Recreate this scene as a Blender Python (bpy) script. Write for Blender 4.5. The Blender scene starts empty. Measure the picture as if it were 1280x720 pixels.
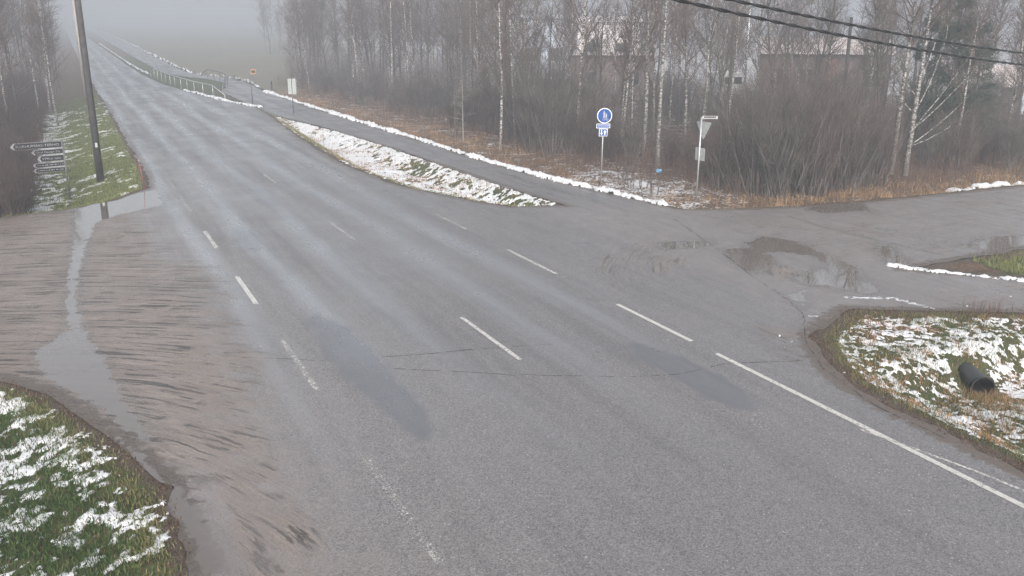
import bpy, math, random
import numpy as np
from mathutils import Vector
R = math.radians
sc = bpy.context.scene
C = sc.collection
rs = np.random.default_rng(413)
random.seed(413)

# ------------------------------------------------------------------ camera
F = 1126.0; PITCH = R(16.1); CH = 6.5; YAW = R(25.7)
cd = bpy.data.cameras.new('camera'); cam = bpy.data.objects.new('camera', cd); C.objects.link(cam)
cam.location = (0, 0, CH); cam.rotation_euler = (R(90) - PITCH, 0, -YAW)
cd.sensor_width = 36; cd.lens = F / 1280 * 36; cd.clip_end = 5000; cd.clip_start = .05
sc.camera = cam

# ------------------------------------------------------------------ noise
def _h(ix, iy, s):
    n = (ix.astype(np.int64) * 374761393 + iy.astype(np.int64) * 668265263 + s * 974711) & 0x7fffffff
    n = ((n ^ (n >> 13)) * 1274126177) & 0x7fffffff
    n = (n ^ (n >> 16)) & 0xffff
    return n / 65535.0
def vn(x, y, s=0):
    x = np.asarray(x, float); y = np.asarray(y, float)
    ix = np.floor(x); iy = np.floor(y); fx = x - ix; fy = y - iy
    fx = fx * fx * (3 - 2 * fx); fy = fy * fy * (3 - 2 * fy)
    a = _h(ix, iy, s); b = _h(ix + 1, iy, s); c = _h(ix, iy + 1, s); e = _h(ix + 1, iy + 1, s)
    return (a * (1 - fx) + b * fx) * (1 - fy) + (c * (1 - fx) + e * fx) * fy
def fbm(x, y, s=0, o=4):
    t = 0; a = .5; f = 1.; n = 0
    for k in range(o):
        t = t + a * vn(x * f + 17.3 * k, y * f - 9.1 * k, s + k); n += a; a *= .55; f *= 2.03
    return t / n            # 0..1, mean .5
def ss(a, b, x):
    t = np.clip((x - a) / (b - a), 0, 1); return t * t * (3 - 2 * t)
def pl(pts):
    p = sorted(pts); xs = [a for a, _ in p]; ys = [b for _, b in p]
    return lambda t: np.interp(t, xs, ys)

# ------------------------------------------------------------------ layout (x across the road, y along it)
ROAD_L = pl([(-60, .6), (10.4, .65), (12.2, .6), (14, .6), (17, 1.2), (37, 1.4), (40.5, 2.6), (44, 2.72), (75, 2.72), (110, 2.5), (176, 2.2), (700, 2.2)])
ROAD_R = pl([(-60, 12.4), (8, 12.42), (10, 12.5), (11.6, 12.65), (12.6, 13.1), (14, 14.0), (15.9, 15.4), (18, 16.2), (20, 16.4), (23, 17), (26, 17.2), (27.5, 16.2), (29.4, 14.9), (31.8, 13.75), (34.9, 12.7), (37, 12.15),
             (43.6, 11.8), (50, 12.0), (60, 12.65), (71.7, 13.6), (78.3, 13.9), (92, 11.9), (100, 10.7), (111, 9.6), (131, 8.9), (161, 8.6), (310, 8.3), (700, 8)])
SL_LO = pl([(-90, 22), (-10, 22), (-5, 20.6), (-1.86, 18.8), (-1.03, 17.6), (.05, 14.7), (.5, 13.2), (3, 10)])
SL_HI = pl([(-90, 32), (-10, 33.4), (-6, 35), (-2.76, 36.3), (-.7, 36.9), (1.2, 38.2), (2.5, 40.5), (3, 41)])
SR_LO = pl([(12, 12.6), (14, 14), (16.1, 15.1), (18, 15.6), (20.4, 17.2), (23, 17.4), (25, 17.3), (30, 17.6), (90, 18.4)])
SR_HI = pl([(12, 31), (16, 29.8), (18.6, 28.6), (20.2, 27.0), (22, 26.2), (24.4, 25.6), (28.2, 25.2), (36.4, 25), (90, 25.5)])
PU_L = pl([(25, 17), (29.8, 16.46), (36, 16.1), (45, 16.05), (53, 15.75), (62, 15.15), (71, 13.8), (81, 13.95), (97, 13.9), (103, 15.2), (111, 16.4), (118, 15.6), (126, 13.2), (136, 12), (147, 11.8), (183, 11.7), (320, 12.2), (700, 14)])
PU_R = pl([(25, 20.3), (29.3, 19.7), (34.4, 18.9), (42, 18.5), (55, 18.5), (73, 18.1), (95, 17.9), (111, 18.8), (118, 18.2), (125, 16.5), (131, 15.1), (147, 14.8), (178, 15.4), (320, 17), (700, 19)])
LP_L = [(15.6, 15.6), (16.4, 15.05), (19.85, 13.1), (21.4, 11), (22.3, 7), (22.8, 0), (22.8, -60)]
LP_R = [(19.6, 18.4), (20.6, 17.1), (22.7, 15.1), (24.5, 12), (25.6, 7), (26.1, 0), (26.1, -60)]

def ribpoly(lo, hi, ts, swap=False):
    a = [(float(lo(t)), t) for t in ts]; b = [(float(hi(t)), t) for t in ts][::-1]
    p = a + b
    return [(q[1], q[0]) for q in p] if swap else p
YR = [-60, 0, 8, 10, 11.6, 12.6, 14, 15.9, 18, 20, 23, 26, 29, 32, 36, 40, 44, 59, 71.7, 78.3, 92, 100, 111, 131, 161, 310, 700]
YP = [25, 29.6, 34.4, 42, 50, 58, 71, 81, 97, 103, 111, 118, 126, 131, 136, 147, 183, 320, 700]
POLYS = [ribpoly(ROAD_L, ROAD_R, YR), ribpoly(SL_LO, SL_HI, [-90, -10, -6, -5, -2.76, -1.86, -1.03, -.7, .05, .5, 1.2, 2.5, 3], True),
         ribpoly(SR_LO, SR_HI, [12, 14, 16.1, 18.6, 20.3, 22, 24.4, 28.2, 36.4, 90], True), ribpoly(PU_L, PU_R, YP), LP_L + LP_R[::-1]]
def sdf(poly, x, y, bound=False):
    """signed distance, negative inside"""
    x = np.asarray(x, float); y = np.asarray(y, float)
    d = np.full(x.shape, 1e18); ins = np.zeros(x.shape, bool); n = len(poly)
    for i in range(n):
        ax, ay = poly[i]; bx, by = poly[(i + 1) % n]
        ex, ey = bx - ax, by - ay; L = ex * ex + ey * ey
        if L < 1e-12: continue
        t = np.clip(((x - ax) * ex + (y - ay) * ey) / L, 0, 1)
        d = np.minimum(d, (x - ax - t * ex) ** 2 + (y - ay - t * ey) ** 2)
        if (ay > by) != (ay == by and False):
            pass
        c = ((ay > y) != (by > y))
        if ay != by: ins ^= c & (x < (bx - ax) * (y - ay) / (by - ay) + ax)
    d = np.sqrt(d)
    return np.where(ins, -d, d)
def pavd(x, y):
    m = None
    for p in POLYS:
        q = sdf(p, x, y); m = q if m is None else np.minimum(m, q)
    return m
def zt(y):
    t = (np.asarray(y, float) - 75) / 15
    return .0108 * 15 * np.logaddexp(0, t)
def depth(x, y):
    """how far the verge drops below the paving, away from its edge, and over which width"""
    D = np.full(x.shape, -.12)
    # forest floor right
    f = -.35 + .5 * (fbm(x * .12, y * .12, 5, 3) - .5)
    D = np.where((x > 17) & (y > 24), f, D)
    # left verge above the side road
    lv = np.interp(x, [-7, -3.6, -2.0, -1.0, 1.2, 2.8], [.0, -.35, -.80, -.75, -.25, -.05])
    D = np.where((x < 3.5) & (y > 34), lv, D)
    D = np.where((x < 2) & (y < 24), np.interp(x, [-12, -5, 0], [-.9, -.55, -.1]), D)
    # island swale between the road and the path
    isl = (y > 28) & (y < 76) & (x > 11) & (x < 17.5)
    D = np.where(isl, -.5, D)
    D = np.where((y > 76) & (x > 8) & (x < 17), -.35, D)
    # ditch right
    dt = (y < 15.6) & (x > 12) & (x < 24)
    D = np.where(dt, -.72 + .6 * ss(11.2, 12.6, y) * ss(13.6, 15, x), D)
    D = np.where((y < 18) & (x >= 24) , -.5, D)
    return D
def gz(x, y, pd=None):
    x = np.asarray(x, float); y = np.asarray(y, float)
    if pd is None: pd = pavd(x, y)
    w = np.where((y < 15.6) & (x > 12) & (x < 24), 2.3, np.where((y > 34) & (x < 3.5), 1.8, 1.4))
    o = ss(.1, 1, pd / w * .9 + .1) * depth(x, y)
    n = (fbm(x * 2.1, y * 2.1, 3, 3) - .5) * .10 * ss(.0, .5, pd) + (fbm(x * .35, y * .35, 8, 3) - .5) * .3 * ss(1, 5, pd)
    a = (x - 16.1) * .454 + (y - 11.25) * .891; l = np.abs((x - 16.1) * .891 - (y - 11.25) * .454)     # the bed inside the culvert mouth
    o = o - .8 * ss(.28, .12, l) * ss(-.02, .1, a) * ss(.8, .62, a)
    return zt(y) + o + n - .012 - .07 * ss(.0, .22, -pd) + .012 * ss(0, .2, pd)

# pixel of the 1280 px photograph -> point on the terrain
cy_, sy_ = math.cos(YAW), math.sin(YAW); cp, sp = math.cos(PITCH), math.sin(PITCH)
def ray(px, py):
    u = (px - 640) / F; v = (360 - py) / F
    fx = cp + v * sp; z = -sp + v * cp
    return (u * cy_ + fx * sy_, -u * sy_ + fx * cy_, z)
def P(px, py, flat=False):
    r = ray(px, py); t = np.geomspace(4, 900, 1400)
    z = zt(r[1] * t) if flat else gz(r[0] * t, r[1] * t)
    s = (CH + r[2] * t) < z
    i = int(np.argmax(s)) if s.any() else len(t) - 1
    a, b = t[max(i - 1, 0)], t[i]
    tt = np.linspace(a, b, 40); z = zt(r[1] * tt) if flat else gz(r[0] * tt, r[1] * tt)
    s = (CH + r[2] * tt) < z; j = int(np.argmax(s)) if s.any() else 39
    return (r[0] * tt[j], r[1] * tt[j])
def PF(px, py): return P(px, py, True)
def gzs(x, y): return float(gz(np.array([x]), np.array([y]))[0])
def col_at(px, dist):
    """ground point in the column px at a horizontal distance"""
    r = ray(px, 35); k = dist / math.hypot(r[0], r[1]); return r[0] * k, r[1] * k

# ------------------------------------------------------------------ materials
def newmat(name):
    m = bpy.data.materials.new(name); m.use_nodes = True
    nt = m.node_tree; b = nt.nodes['Principled BSDF']; return m, nt, b
def nd(nt, t, **k):
    n = nt.nodes.new(t)
    for a, v in k.items():
        if a.startswith('i_'): n.inputs[a[2:].replace('_', ' ')].default_value = v
        else: setattr(n, a, v)
    return n
def lk(nt, a, b): nt.links.new(a, b)
def mixc(nt, f, a, b, mode='MIX'):
    n = nt.nodes.new('ShaderNodeMix'); n.data_type = 'RGBA'; n.blend_type = mode
    for s, v in ((n.inputs[0], f), (n.inputs[6], a), (n.inputs[7], b)):
        if isinstance(v, (int, float)): s.default_value = v
        elif isinstance(v, tuple): s.default_value = (*v, 1) if len(v) == 3 else v
        else: lk(nt, v, s)
    return n.outputs[2]
def mth(nt, op, a, b=None, c=None, clamp=False):
    n = nt.nodes.new('ShaderNodeMath'); n.operation = op; n.use_clamp = clamp
    for s, v in zip(n.inputs, (a, b, c)):
        if v is None: continue
        if isinstance(v, (int, float)): s.default_value = v
        else: lk(nt, v, s)
    return n.outputs[0]
def rng_(nt, v, a, b, c=0., d=1.):
    n = nt.nodes.new('ShaderNodeMapRange'); n.interpolation_type = 'SMOOTHSTEP'
    n.inputs[1].default_value = a; n.inputs[2].default_value = b; n.inputs[3].default_value = c; n.inputs[4].default_value = d
    lk(nt, v, n.inputs[0]); return n.outputs[0]
def noise(nt, vec, scale, detail=4, rough=.55):
    n = nt.nodes.new('ShaderNodeTexNoise'); n.inputs['Scale'].default_value = scale; n.inputs['Detail'].default_value = detail; n.inputs['Roughness'].default_value = rough
    if vec is not None: lk(nt, vec, n.inputs['Vector'])
    return n.outputs[0]
def attr(nt, name):
    n = nt.nodes.new('ShaderNodeAttribute'); n.attribute_name = name; return n
def pos(nt): return nt.nodes.new('ShaderNodeNewGeometry').outputs['Position']
def bump(nt, b, h, dist=.01, strength=1.):
    n = nt.nodes.new('ShaderNodeBump'); n.inputs['Distance'].default_value = dist
    if isinstance(strength, float): n.inputs['Strength'].default_value = strength
    else: lk(nt, strength, n.inputs['Strength'])
    lk(nt, h, n.inputs['Height']); lk(nt, n.outputs[0], b.inputs['Normal'])
def simple(name, col, rough=.7, var=.25, scale=8., metal=0., bmp=0.):
    m, nt, b = newmat(name)
    tc = nd(nt, 'ShaderNodeTexCoord').outputs['Object']
    n = noise(nt, tc, scale, 5)
    c = mixc(nt, rng_(nt, n, .3, .7), tuple(v * (1 - var) for v in col), tuple(min(1, v * (1 + var)) for v in col))
    lk(nt, c, b.inputs['Base Color']); b.inputs['Roughness'].default_value = rough; b.inputs['Metallic'].default_value = metal
    if bmp: bump(nt, b, n, bmp)
    return m

def mat_paving():
    m, nt, b = newmat('wet_asphalt'); p = pos(nt)
    A = lambda k: attr(nt, k).outputs['Fac']
    pud, patch, mud, dust, wheel, dark = A('puddle'), A('patch'), A('mud'), A('dust'), A('wheel'), A('dark')
    sn, edge = A('slush'), A('edge')
    # aggregate
    vo = nd(nt, 'ShaderNodeTexVoronoi'); vo.inputs['Scale'].default_value = 62; lk(nt, p, vo.inputs['Vector'])
    sep = nd(nt, 'ShaderNodeSeparateColor'); lk(nt, vo.outputs['Color'], sep.inputs[0])
    vo2 = nd(nt, 'ShaderNodeTexVoronoi'); vo2.inputs['Scale'].default_value = 26; lk(nt, p, vo2.inputs['Vector'])
    sep2 = nd(nt, 'ShaderNodeSeparateColor'); lk(nt, vo2.outputs['Color'], sep2.inputs[0])
    big = noise(nt, p, .35, 5, .6); mid = noise(nt, p, 2.2, 5, .6); fine = noise(nt, p, 14, 6, .7)
    base = mixc(nt, rng_(nt, sep.outputs[0], .0, 1.), (.050, .047, .047), (.185, .174, .171))
    sp_ = mth(nt, 'MULTIPLY', rng_(nt, sep2.outputs[1], .72, .88), mth(nt, 'MULTIPLY', rng_(nt, vo2.outputs['Distance'], .45, .15), rng_(nt, sep2.outputs[2], .0, 1., .3, 1.)))
    sp_ = mth(nt, 'MULTIPLY', sp_, rng_(nt, mth(nt, 'ADD', big, mth(nt, 'MULTIPLY', mid, .4)), .55, .85, .25, 1.))
    sxp = nd(nt, 'ShaderNodeSeparateXYZ'); lk(nt, p, sxp.inputs[0]); sp_ = mth(nt, 'MULTIPLY', sp_, rng_(nt, mth(nt, 'ADD', sxp.outputs[0], mth(nt, 'MULTIPLY', mid, 3.)), 3.2, 8.5, .25, 1.))
    base = mixc(nt, sp_, base, mixc(nt, sep2.outputs[0], (.75, .73, .72), (.62, .50, .46)))
    base = mixc(nt, rng_(nt, big, .3, .7, 0, .45), base, mixc(nt, .5, base, (.170, .160, .158)))
    base = mixc(nt, mth(nt, 'MULTIPLY', wheel, .75), base, (.165, .172, .185))  # bluish wet sheen of the wheel tracks painted into the colour
    mpb = nd(nt, 'ShaderNodeMapping'); mpb.inputs['Scale'].default_value = (1.3, .09, 1); lk(nt, p, mpb.inputs[0]); band = noise(nt, mpb.outputs[0], 1., 4, .6)
    base = mixc(nt, rng_(nt, band, .52, .72, 0, .5), base, mixc(nt, .55, base, (.045, .043, .046)))
    base = mixc(nt, rng_(nt, band, .46, .30, 0, .4), base, mixc(nt, .5, base, (.16, .145, .14)))
    base = mixc(nt, rng_(nt, mth(nt, 'ADD', sxp.outputs[0], mth(nt, 'MULTIPLY', big, 3.)), 4.5, 9., 0, .20), base, (.075, .079, .092))
    # dark worn blotches
    base = mixc(nt, mth(nt, 'MULTIPLY', dark, rng_(nt, mid, .42, .62)), base, (.042, .042, .045))
    # dust film, pinkish brown silt
    dn = rng_(nt, mth(nt, 'ADD', dust, mth(nt, 'MULTIPLY', mth(nt, 'SUBTRACT', mid, .5), .9)), .25, .95, 0, .72)
    base = mixc(nt, dn, base, mixc(nt, fine, (.125, .106, .100), (.225, .195, .183)))
    # mud with tyre streaks
    tu, tv = A('tu'), A('tv')
    cmb = nd(nt, 'ShaderNodeCombineXYZ'); wob = mth(nt, 'MULTIPLY', noise(nt, p, .35, 2), .35)
    lk(nt, mth(nt, 'ADD', tu, wob), cmb.inputs[0]); lk(nt, mth(nt, 'MULTIPLY', tv, .06), cmb.inputs[1])
    st = noise(nt, cmb.outputs[0], 6.2, 7, .78)
    cmb2 = nd(nt, 'ShaderNodeCombineXYZ'); lk(nt, mth(nt, 'ADD', tu, mth(nt, 'MULTIPLY', wob, .8)), cmb2.inputs[0]); lk(nt, mth(nt, 'MULTIPLY', tv, .05), cmb2.inputs[1]); cmb2.inputs[2].default_value = 7
    st2 = noise(nt, cmb2.outputs[0], 8, 5, .7)
    rut = mth(nt, 'MULTIPLY', rng_(nt, st2, .535, .565), rng_(nt, noise(nt, p, .8, 5, .7), .40, .52))
    mm = mth(nt, 'ADD', mth(nt, 'ADD', mud, mth(nt, 'MULTIPLY', mth(nt, 'SUBTRACT', noise(nt, p, .8, 5, .6), .5), .9)), mth(nt, 'MULTIPLY', mth(nt, 'SUBTRACT', st, .5), 1.1))
    mf = rng_(nt, mm, .25, .72, 0, .92)
    mudc = mixc(nt, mth(nt, 'ADD', mth(nt, 'MULTIPLY', rng_(nt, st, .38, .60), rng_(nt, noise(nt, p, .55, 4, .6), .36, .6, .35, 1.)), rng_(nt, noise(nt, p, .55, 4, .6), .36, .6, .45, 0.), None, True), (.098, .077, .064), (.205, .170, .147))
    mudc = mixc(nt, rng_(nt, noise(nt, p, 22, 5, .75), .45, .62, 0, .5), mudc, (.075, .062, .053))
    mudc = mixc(nt, mth(nt, 'MULTIPLY', rut, .95), mudc, (.028, .022, .018))
    base = mixc(nt, mf, base, mudc)
    # soggy dirt on the very edge of the paving
    ef = rng_(nt, mth(nt, 'ADD', edge, mth(nt, 'MULTIPLY', mth(nt, 'SUBTRACT', noise(nt, p, 5, 5), .5), 1.2)), .45, .75)
    base = mixc(nt, ef, base, mixc(nt, fine, (.030, .023, .018), (.14, .112, .092)))
    # repaired / smooth strips
    pf = rng_(nt, mth(nt, 'ADD', patch, mth(nt, 'MULTIPLY', mth(nt, 'SUBTRACT', noise(nt, p, 2.5, 6), .5), .55)), -.10, .08, 0, .85)
    base = mixc(nt, pf, base, mixc(nt, mid, (.066, .066, .074), (.084, .083, .090)))
    # puddles
    pn = mth(nt, 'ADD', pud, mth(nt, 'MULTIPLY', mth(nt, 'SUBTRACT', noise(nt, p, 2.2, 6, .7), .5), .7))
    pw = rng_(nt, pn, -.01, .08); rim = rng_(nt, pn, -.30, -.05)
    base = mixc(nt, mth(nt, 'MULTIPLY', rim, .38), base, mixc(nt, .5, base, (.02, .018, .016)))
    base = mixc(nt, mth(nt, 'MULTIPLY', pw, .8), base, (.095, .082, .072))
    # slush
    sf = rng_(nt, mth(nt, 'ADD', sn, mth(nt, 'MULTIPLY', mth(nt, 'SUBTRACT', noise(nt, p, 7, 6, .65), .5), 1.1)), .5, .62)
    base = mixc(nt, sf, base, (.55, .56, .58))
    lk(nt, base, b.inputs['Base Color'])
    rgh = rng_(nt, mth(nt, 'ADD', big, mth(nt, 'MULTIPLY', mid, .25)), .35, .85, .34, .52)
    rgh = mth(nt, 'SUBTRACT', rgh, mth(nt, 'MULTIPLY', wheel, .16))
    rgh = mth(nt, 'ADD', rgh, rng_(nt, band, .35, .65, -.07, .07))
    rgh = mth(nt, 'ADD', rgh, mth(nt, 'MULTIPLY', mf, .06))
    film = mth(nt, 'MULTIPLY', rng_(nt, st, .52, .40), mth(nt, 'MULTIPLY', mud, .22))      # water standing in the ruts
    rgh = mth(nt, 'SUBTRACT', rgh, film)
    rgh = mth(nt, 'SUBTRACT', rgh, mth(nt, 'MULTIPLY', pf, .12))
    rgh = mth(nt, 'SUBTRACT', rgh, mth(nt, 'MULTIPLY', rim, .12), None, True)
    mx = nd(nt, 'ShaderNodeMix'); lk(nt, pw, mx.inputs[0]); lk(nt, rgh, mx.inputs[2]); mx.inputs[3].default_value = .025
    lk(nt, mth(nt, 'MAXIMUM', mx.outputs[0], .02), b.inputs['Roughness'])
    h = mth(nt, 'ADD', mth(nt, 'MULTIPLY', sep.outputs[0], .18), mth(nt, 'MULTIPLY', mf, mth(nt, 'ADD', mth(nt, 'MULTIPLY', st, .45), mth(nt, 'MULTIPLY', fine, .9))))
    h = mth(nt, 'SUBTRACT', h, mth(nt, 'MULTIPLY', mth(nt, 'MULTIPLY', rut, mf), 1.2))
    h = mth(nt, 'ADD', h, mth(nt, 'MULTIPLY', mth(nt, 'MULTIPLY', ef, fine), 2.))
    h = mth(nt, 'ADD', h, mth(nt, 'MULTIPLY', sf, 1.5))
    bump(nt, b, h, .012, mth(nt, 'SUBTRACT', 1., mth(nt, 'MAXIMUM', pw, mth(nt, 'MULTIPLY', pf, .6)), None, True))
    return m

def mat_ground():
    m, nt, b = newmat('verge_ground'); p = pos(nt); A = lambda k: attr(nt, k).outputs['Fac']
    gr, sn, dirt, fld = A('green'), A('snow'), A('dirt'), A('field')
    n1 = noise(nt, p, 1.3, 6, .65); n2 = noise(nt, p, 9, 6, .7); n3 = noise(nt, p, 34, 4, .7); n0 = noise(nt, p, .25, 4)
    lit = mixc(nt, rng_(nt, n2, .3, .7), (.030, .020, .015), (.135, .082, .052))
    lit = mixc(nt, rng_(nt, n3, .55, .72, 0, .7), lit, (.20, .150, .105))
    lit = mixc(nt, rng_(nt, n1, .45, .65, 0, .5), lit, (.075, .060, .038))
    grass = mixc(nt, rng_(nt, n3, .3, .7), (.014, .024, .008), (.055, .072, .022))
    grass = mixc(nt, rng_(nt, n1, .45, .7, 0, .6), grass, (.13, .115, .055))
    c = mixc(nt, rng_(nt, mth(nt, 'ADD', gr, mth(nt, 'MULTIPLY', mth(nt, 'SUBTRACT', n2, .5), .8)), .35, .65), lit, grass)
    c = mixc(nt, fld, c, mixc(nt, n1, (.095, .088, .062), (.160, .142, .105)))
    df = rng_(nt, mth(nt, 'ADD', dirt, mth(nt, 'MULTIPLY', mth(nt, 'SUBTRACT', n2, .5), 1.)), .4, .65)
    c = mixc(nt, df, c, mixc(nt, rng_(nt, n3, .3, .7), (.022, .016, .012), (.12, .092, .07)))
    sf = rng_(nt, mth(nt, 'ADD', mth(nt, 'ADD', sn, mth(nt, 'MULTIPLY', mth(nt, 'SUBTRACT', n1, .5), .8)), mth(nt, 'MULTIPLY', mth(nt, 'SUBTRACT', n2, .5), 1.1)), .52, .6)
    c = mixc(nt, sf, c, (.56, .57, .59))
    lk(nt, c, b.inputs['Base Color']); b.inputs['Roughness'].default_value = .8; b.inputs['Specular IOR Level'].default_value = .25
    bump(nt, b, mth(nt, 'ADD', mth(nt, 'ADD', n2, mth(nt, 'MULTIPLY', n3, .5)), mth(nt, 'MULTIPLY', sf, .4)), .05, .9)
    return m
def mat_snow():
    m, nt, b = newmat('old_snow'); p = pos(nt)
    n = noise(nt, p, 9, 6, .65); n2 = noise(nt, p, 45, 3); n3 = noise(nt, p, 2.1, 4)
    c = mixc(nt, rng_(nt, n, .3, .7), (.42, .43, .45), (.57, .575, .585))
    c = mixc(nt, rng_(nt, mth(nt, 'ADD', n2, mth(nt, 'MULTIPLY', n3, .5)), .88, .98, 0, .6), c, (.28, .22, .16))
    lk(nt, c, b.inputs['Base Color']); b.inputs['Roughness'].default_value = .55; b.inputs['Subsurface Weight'].default_value = .0
    bump(nt, b, mth(nt, 'ADD', n, mth(nt, 'MULTIPLY', n2, .3)), .03, .7); return m
def mat_blade(name, c1, c2, c3):
    m, nt, b = newmat(name); t = attr(nt, 'tint').outputs['Fac']
    r = nd(nt, 'ShaderNodeValToRGB'); e = r.color_ramp.elements
    e[0].color = (*c1, 1); e[1].color = (*c3, 1); e[1].position = 1; k = e.new(.55); k.color = (*c2, 1); lk(nt, t, r.inputs[0])
    lk(nt, r.outputs[0], b.inputs['Base Color']); b.inputs['Roughness'].default_value = .6; b.inputs['Specular IOR Level'].default_value = .2; return m
def mat_birch(name='birch_bark', hi=(.27, .26, .245), marks=.45):
    m, nt, b = newmat(name); tc = nd(nt, 'ShaderNodeTexCoord').outputs['Object']
    mp = nd(nt, 'ShaderNodeMapping'); mp.inputs['Scale'].default_value = (3.2, 3.2, 5.5); lk(nt, tc, mp.inputs[0])
    n = noise(nt, mp.outputs[0], 2.2, 5, .7)
    mp2 = nd(nt, 'ShaderNodeMapping'); mp2.inputs['Scale'].default_value = (4, 4, 34); lk(nt, tc, mp2.inputs[0]); l = noise(nt, mp2.outputs[0], 1.2, 3)
    c = mixc(nt, rng_(nt, l, .56, .64), hi, tuple(v * .45 for v in hi))
    c = mixc(nt, rng_(nt, n, marks, marks + .08), c, (.035, .030, .028))
    sx = nd(nt, 'ShaderNodeSeparateXYZ'); lk(nt, tc, sx.inputs[0])
    lowd = rng_(nt, mth(nt, 'ADD', sx.outputs[2], mth(nt, 'MULTIPLY', n, 2.)), 2.4, 1.1, 0, .75)
    c = mixc(nt, lowd, c, (.07, .06, .052))
    lk(nt, c, b.inputs['Base Color']); b.inputs['Roughness'].default_value = .75; return m

M = {}
M['pav'] = mat_paving(); M['ground'] = mat_ground(); M['snow'] = mat_snow()
M['birch'] = mat_birch(); M['birch_grey'] = mat_birch('grey_birch_bark', (.42, .40, .38), .44)
M['darkbark'] = simple('alder_bark', (.060, .050, .045), .85, .4, 6)
M['twig'] = simple('bare_twigs', (.080, .056, .048), .8, .35, 2)
M['twig_grey'] = simple('grey_twigs', (.074, .064, .058), .8, .55, 1.2)
M['twig_red'] = simple('reddish_twigs', (.046, .031, .029), .8, .35, 2)
M['needle'] = simple('spruce_needles', (.022, .036, .020), .7, .5, 3)
M['pole'] = simple('weathered_pole_timber', (.030, .027, .028), .8, .35, 5)
M['galv'] = simple('galvanised_steel', (.36, .37, .38), .45, .12, 14, .6)
M['darksteel'] = simple('dark_weathered_steel', (.10, .10, .11), .5, .25, 14, .3)
M['blue'] = simple('sign_blue', (.010, .055, .22), .4, .08, 5)
M['white'] = simple('white_sign_face', (.72, .73, .74), .4, .05, 5)
M['letter'] = simple('grey_white_sign_film', (.27, .27, .28), .5, .08, 6)
M['black'] = simple('black_sign_face', (.012, .012, .015), .4, .1, 5)
M['signback'] = simple('grey_sign_back', (.29, .31, .30), .5, .12, 9, .2)
M['orange'] = simple('orange_sign_face', (.26, .13, .07), .45, .08, 6)
M['cable'] = simple('black_cable', (.010, .010, .011), .5, .3, 30)
M['plastic'] = simple('culvert_plastic', (.018, .018, .018), .45, .3, 12)
M['redpaint'] = simple('red_stake_paint', (.30, .05, .055), .5, .15, 12)
M['stake'] = simple('grey_stake', (.22, .20, .19), .6, .2, 12)
M['rail'] = simple('weathered_rail_timber', (.20, .195, .19), .8, .25, 6)
M['bluebag'] = simple('pale_blue_plastic', (.10, .24, .38), .4, .3, 20)
for k_ in ('black', 'blue'): M[k_].node_tree.nodes['Principled BSDF'].inputs['Specular IOR Level'].default_value = .08
M['paint'] = None
def mat_paint():
    m, nt, b = newmat('road_marking_paint'); p = pos(nt); a = attr(nt, 'wear').outputs['Fac']
    n = noise(nt, p, 16, 6, .75); n2 = noise(nt, p, 60, 3); fz = noise(nt, p, 3, 3)
    k = rng_(nt, mth(nt, 'ADD', mth(nt, 'ADD', n, mth(nt, 'MULTIPLY', n2, .35)), mth(nt, 'ADD', a, mth(nt, 'MULTIPLY', fz, .2))), .93, 1.12)
    c = mixc(nt, n2, (.33, .32, .30), (.44, .43, .41))
    lk(nt, c, b.inputs['Base Color']); b.inputs['Roughness'].default_value = .5
    tr = nd(nt, 'ShaderNodeBsdfTransparent'); mx = nd(nt, 'ShaderNodeMixShader')
    lk(nt, k, mx.inputs[0]); lk(nt, b.outputs[0], mx.inputs[1]); lk(nt, tr.outputs[0], mx.inputs[2])
    lk(nt, mx.outputs[0], nt.nodes['Material Output'].inputs['Surface']); return m
M['paint'] = mat_paint()
def mat_crack():
    m, nt, b = newmat('asphalt_crack'); p = pos(nt); n = noise(nt, p, 3, 5, .7)
    b.inputs['Base Color'].default_value = (.018, .018, .019, 1); b.inputs['Roughness'].default_value = .6
    tr = nd(nt, 'ShaderNodeBsdfTransparent'); mx = nd(nt, 'ShaderNodeMixShader'); lk(nt, rng_(nt, n, .47, .57), mx.inputs[0])
    lk(nt, b.outputs[0], mx.inputs[1]); lk(nt, tr.outputs[0], mx.inputs[2]); lk(nt, mx.outputs[0], nt.nodes['Material Output'].inputs['Surface']); return m
M['crack'] = mat_crack()

# ------------------------------------------------------------------ mesh helpers
def link(name, me, parent=None, mat=None):
    o = bpy.data.objects.new(name, me); C.objects.link(o)
    if mat: me.materials.append(mat)
    if parent: o.parent = parent
    return o
def mesh_np(name, v, f, mat=None, parent=None, attrs=None, smooth=True):
    """v (n,3), f (m,k) array of one face size, or list of such arrays"""
    me = bpy.data.meshes.new(name); fl = f if isinstance(f, list) else [f]
    fl = [np.asarray(q) for q in fl if len(q)]
    me.vertices.add(len(v)); me.vertices.foreach_set('co', np.ascontiguousarray(v, dtype=np.float32).ravel())
    loops = np.concatenate([q.ravel() for q in fl]); sizes = np.concatenate([np.full(len(q), q.shape[1]) for q in fl])
    me.loops.add(len(loops)); me.loops.foreach_set('vertex_index', loops.astype(np.int32))
    me.polygons.add(len(sizes)); st = np.concatenate([[0], np.cumsum(sizes)[:-1]])
    me.polygons.foreach_set('loop_start', st.astype(np.int32)); me.polygons.foreach_set('loop_total', sizes.astype(np.int32))
    me.polygons.foreach_set('use_smooth', np.full(len(sizes), smooth))
    for k, a in (attrs or {}).items():
        at = me.attributes.new(k, 'FLOAT', 'POINT'); at.data.foreach_set('value', np.ascontiguousarray(a, dtype=np.float32).ravel())
    me.update(calc_edges=True); me.validate()
    return link(name, me, parent, mat)
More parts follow.
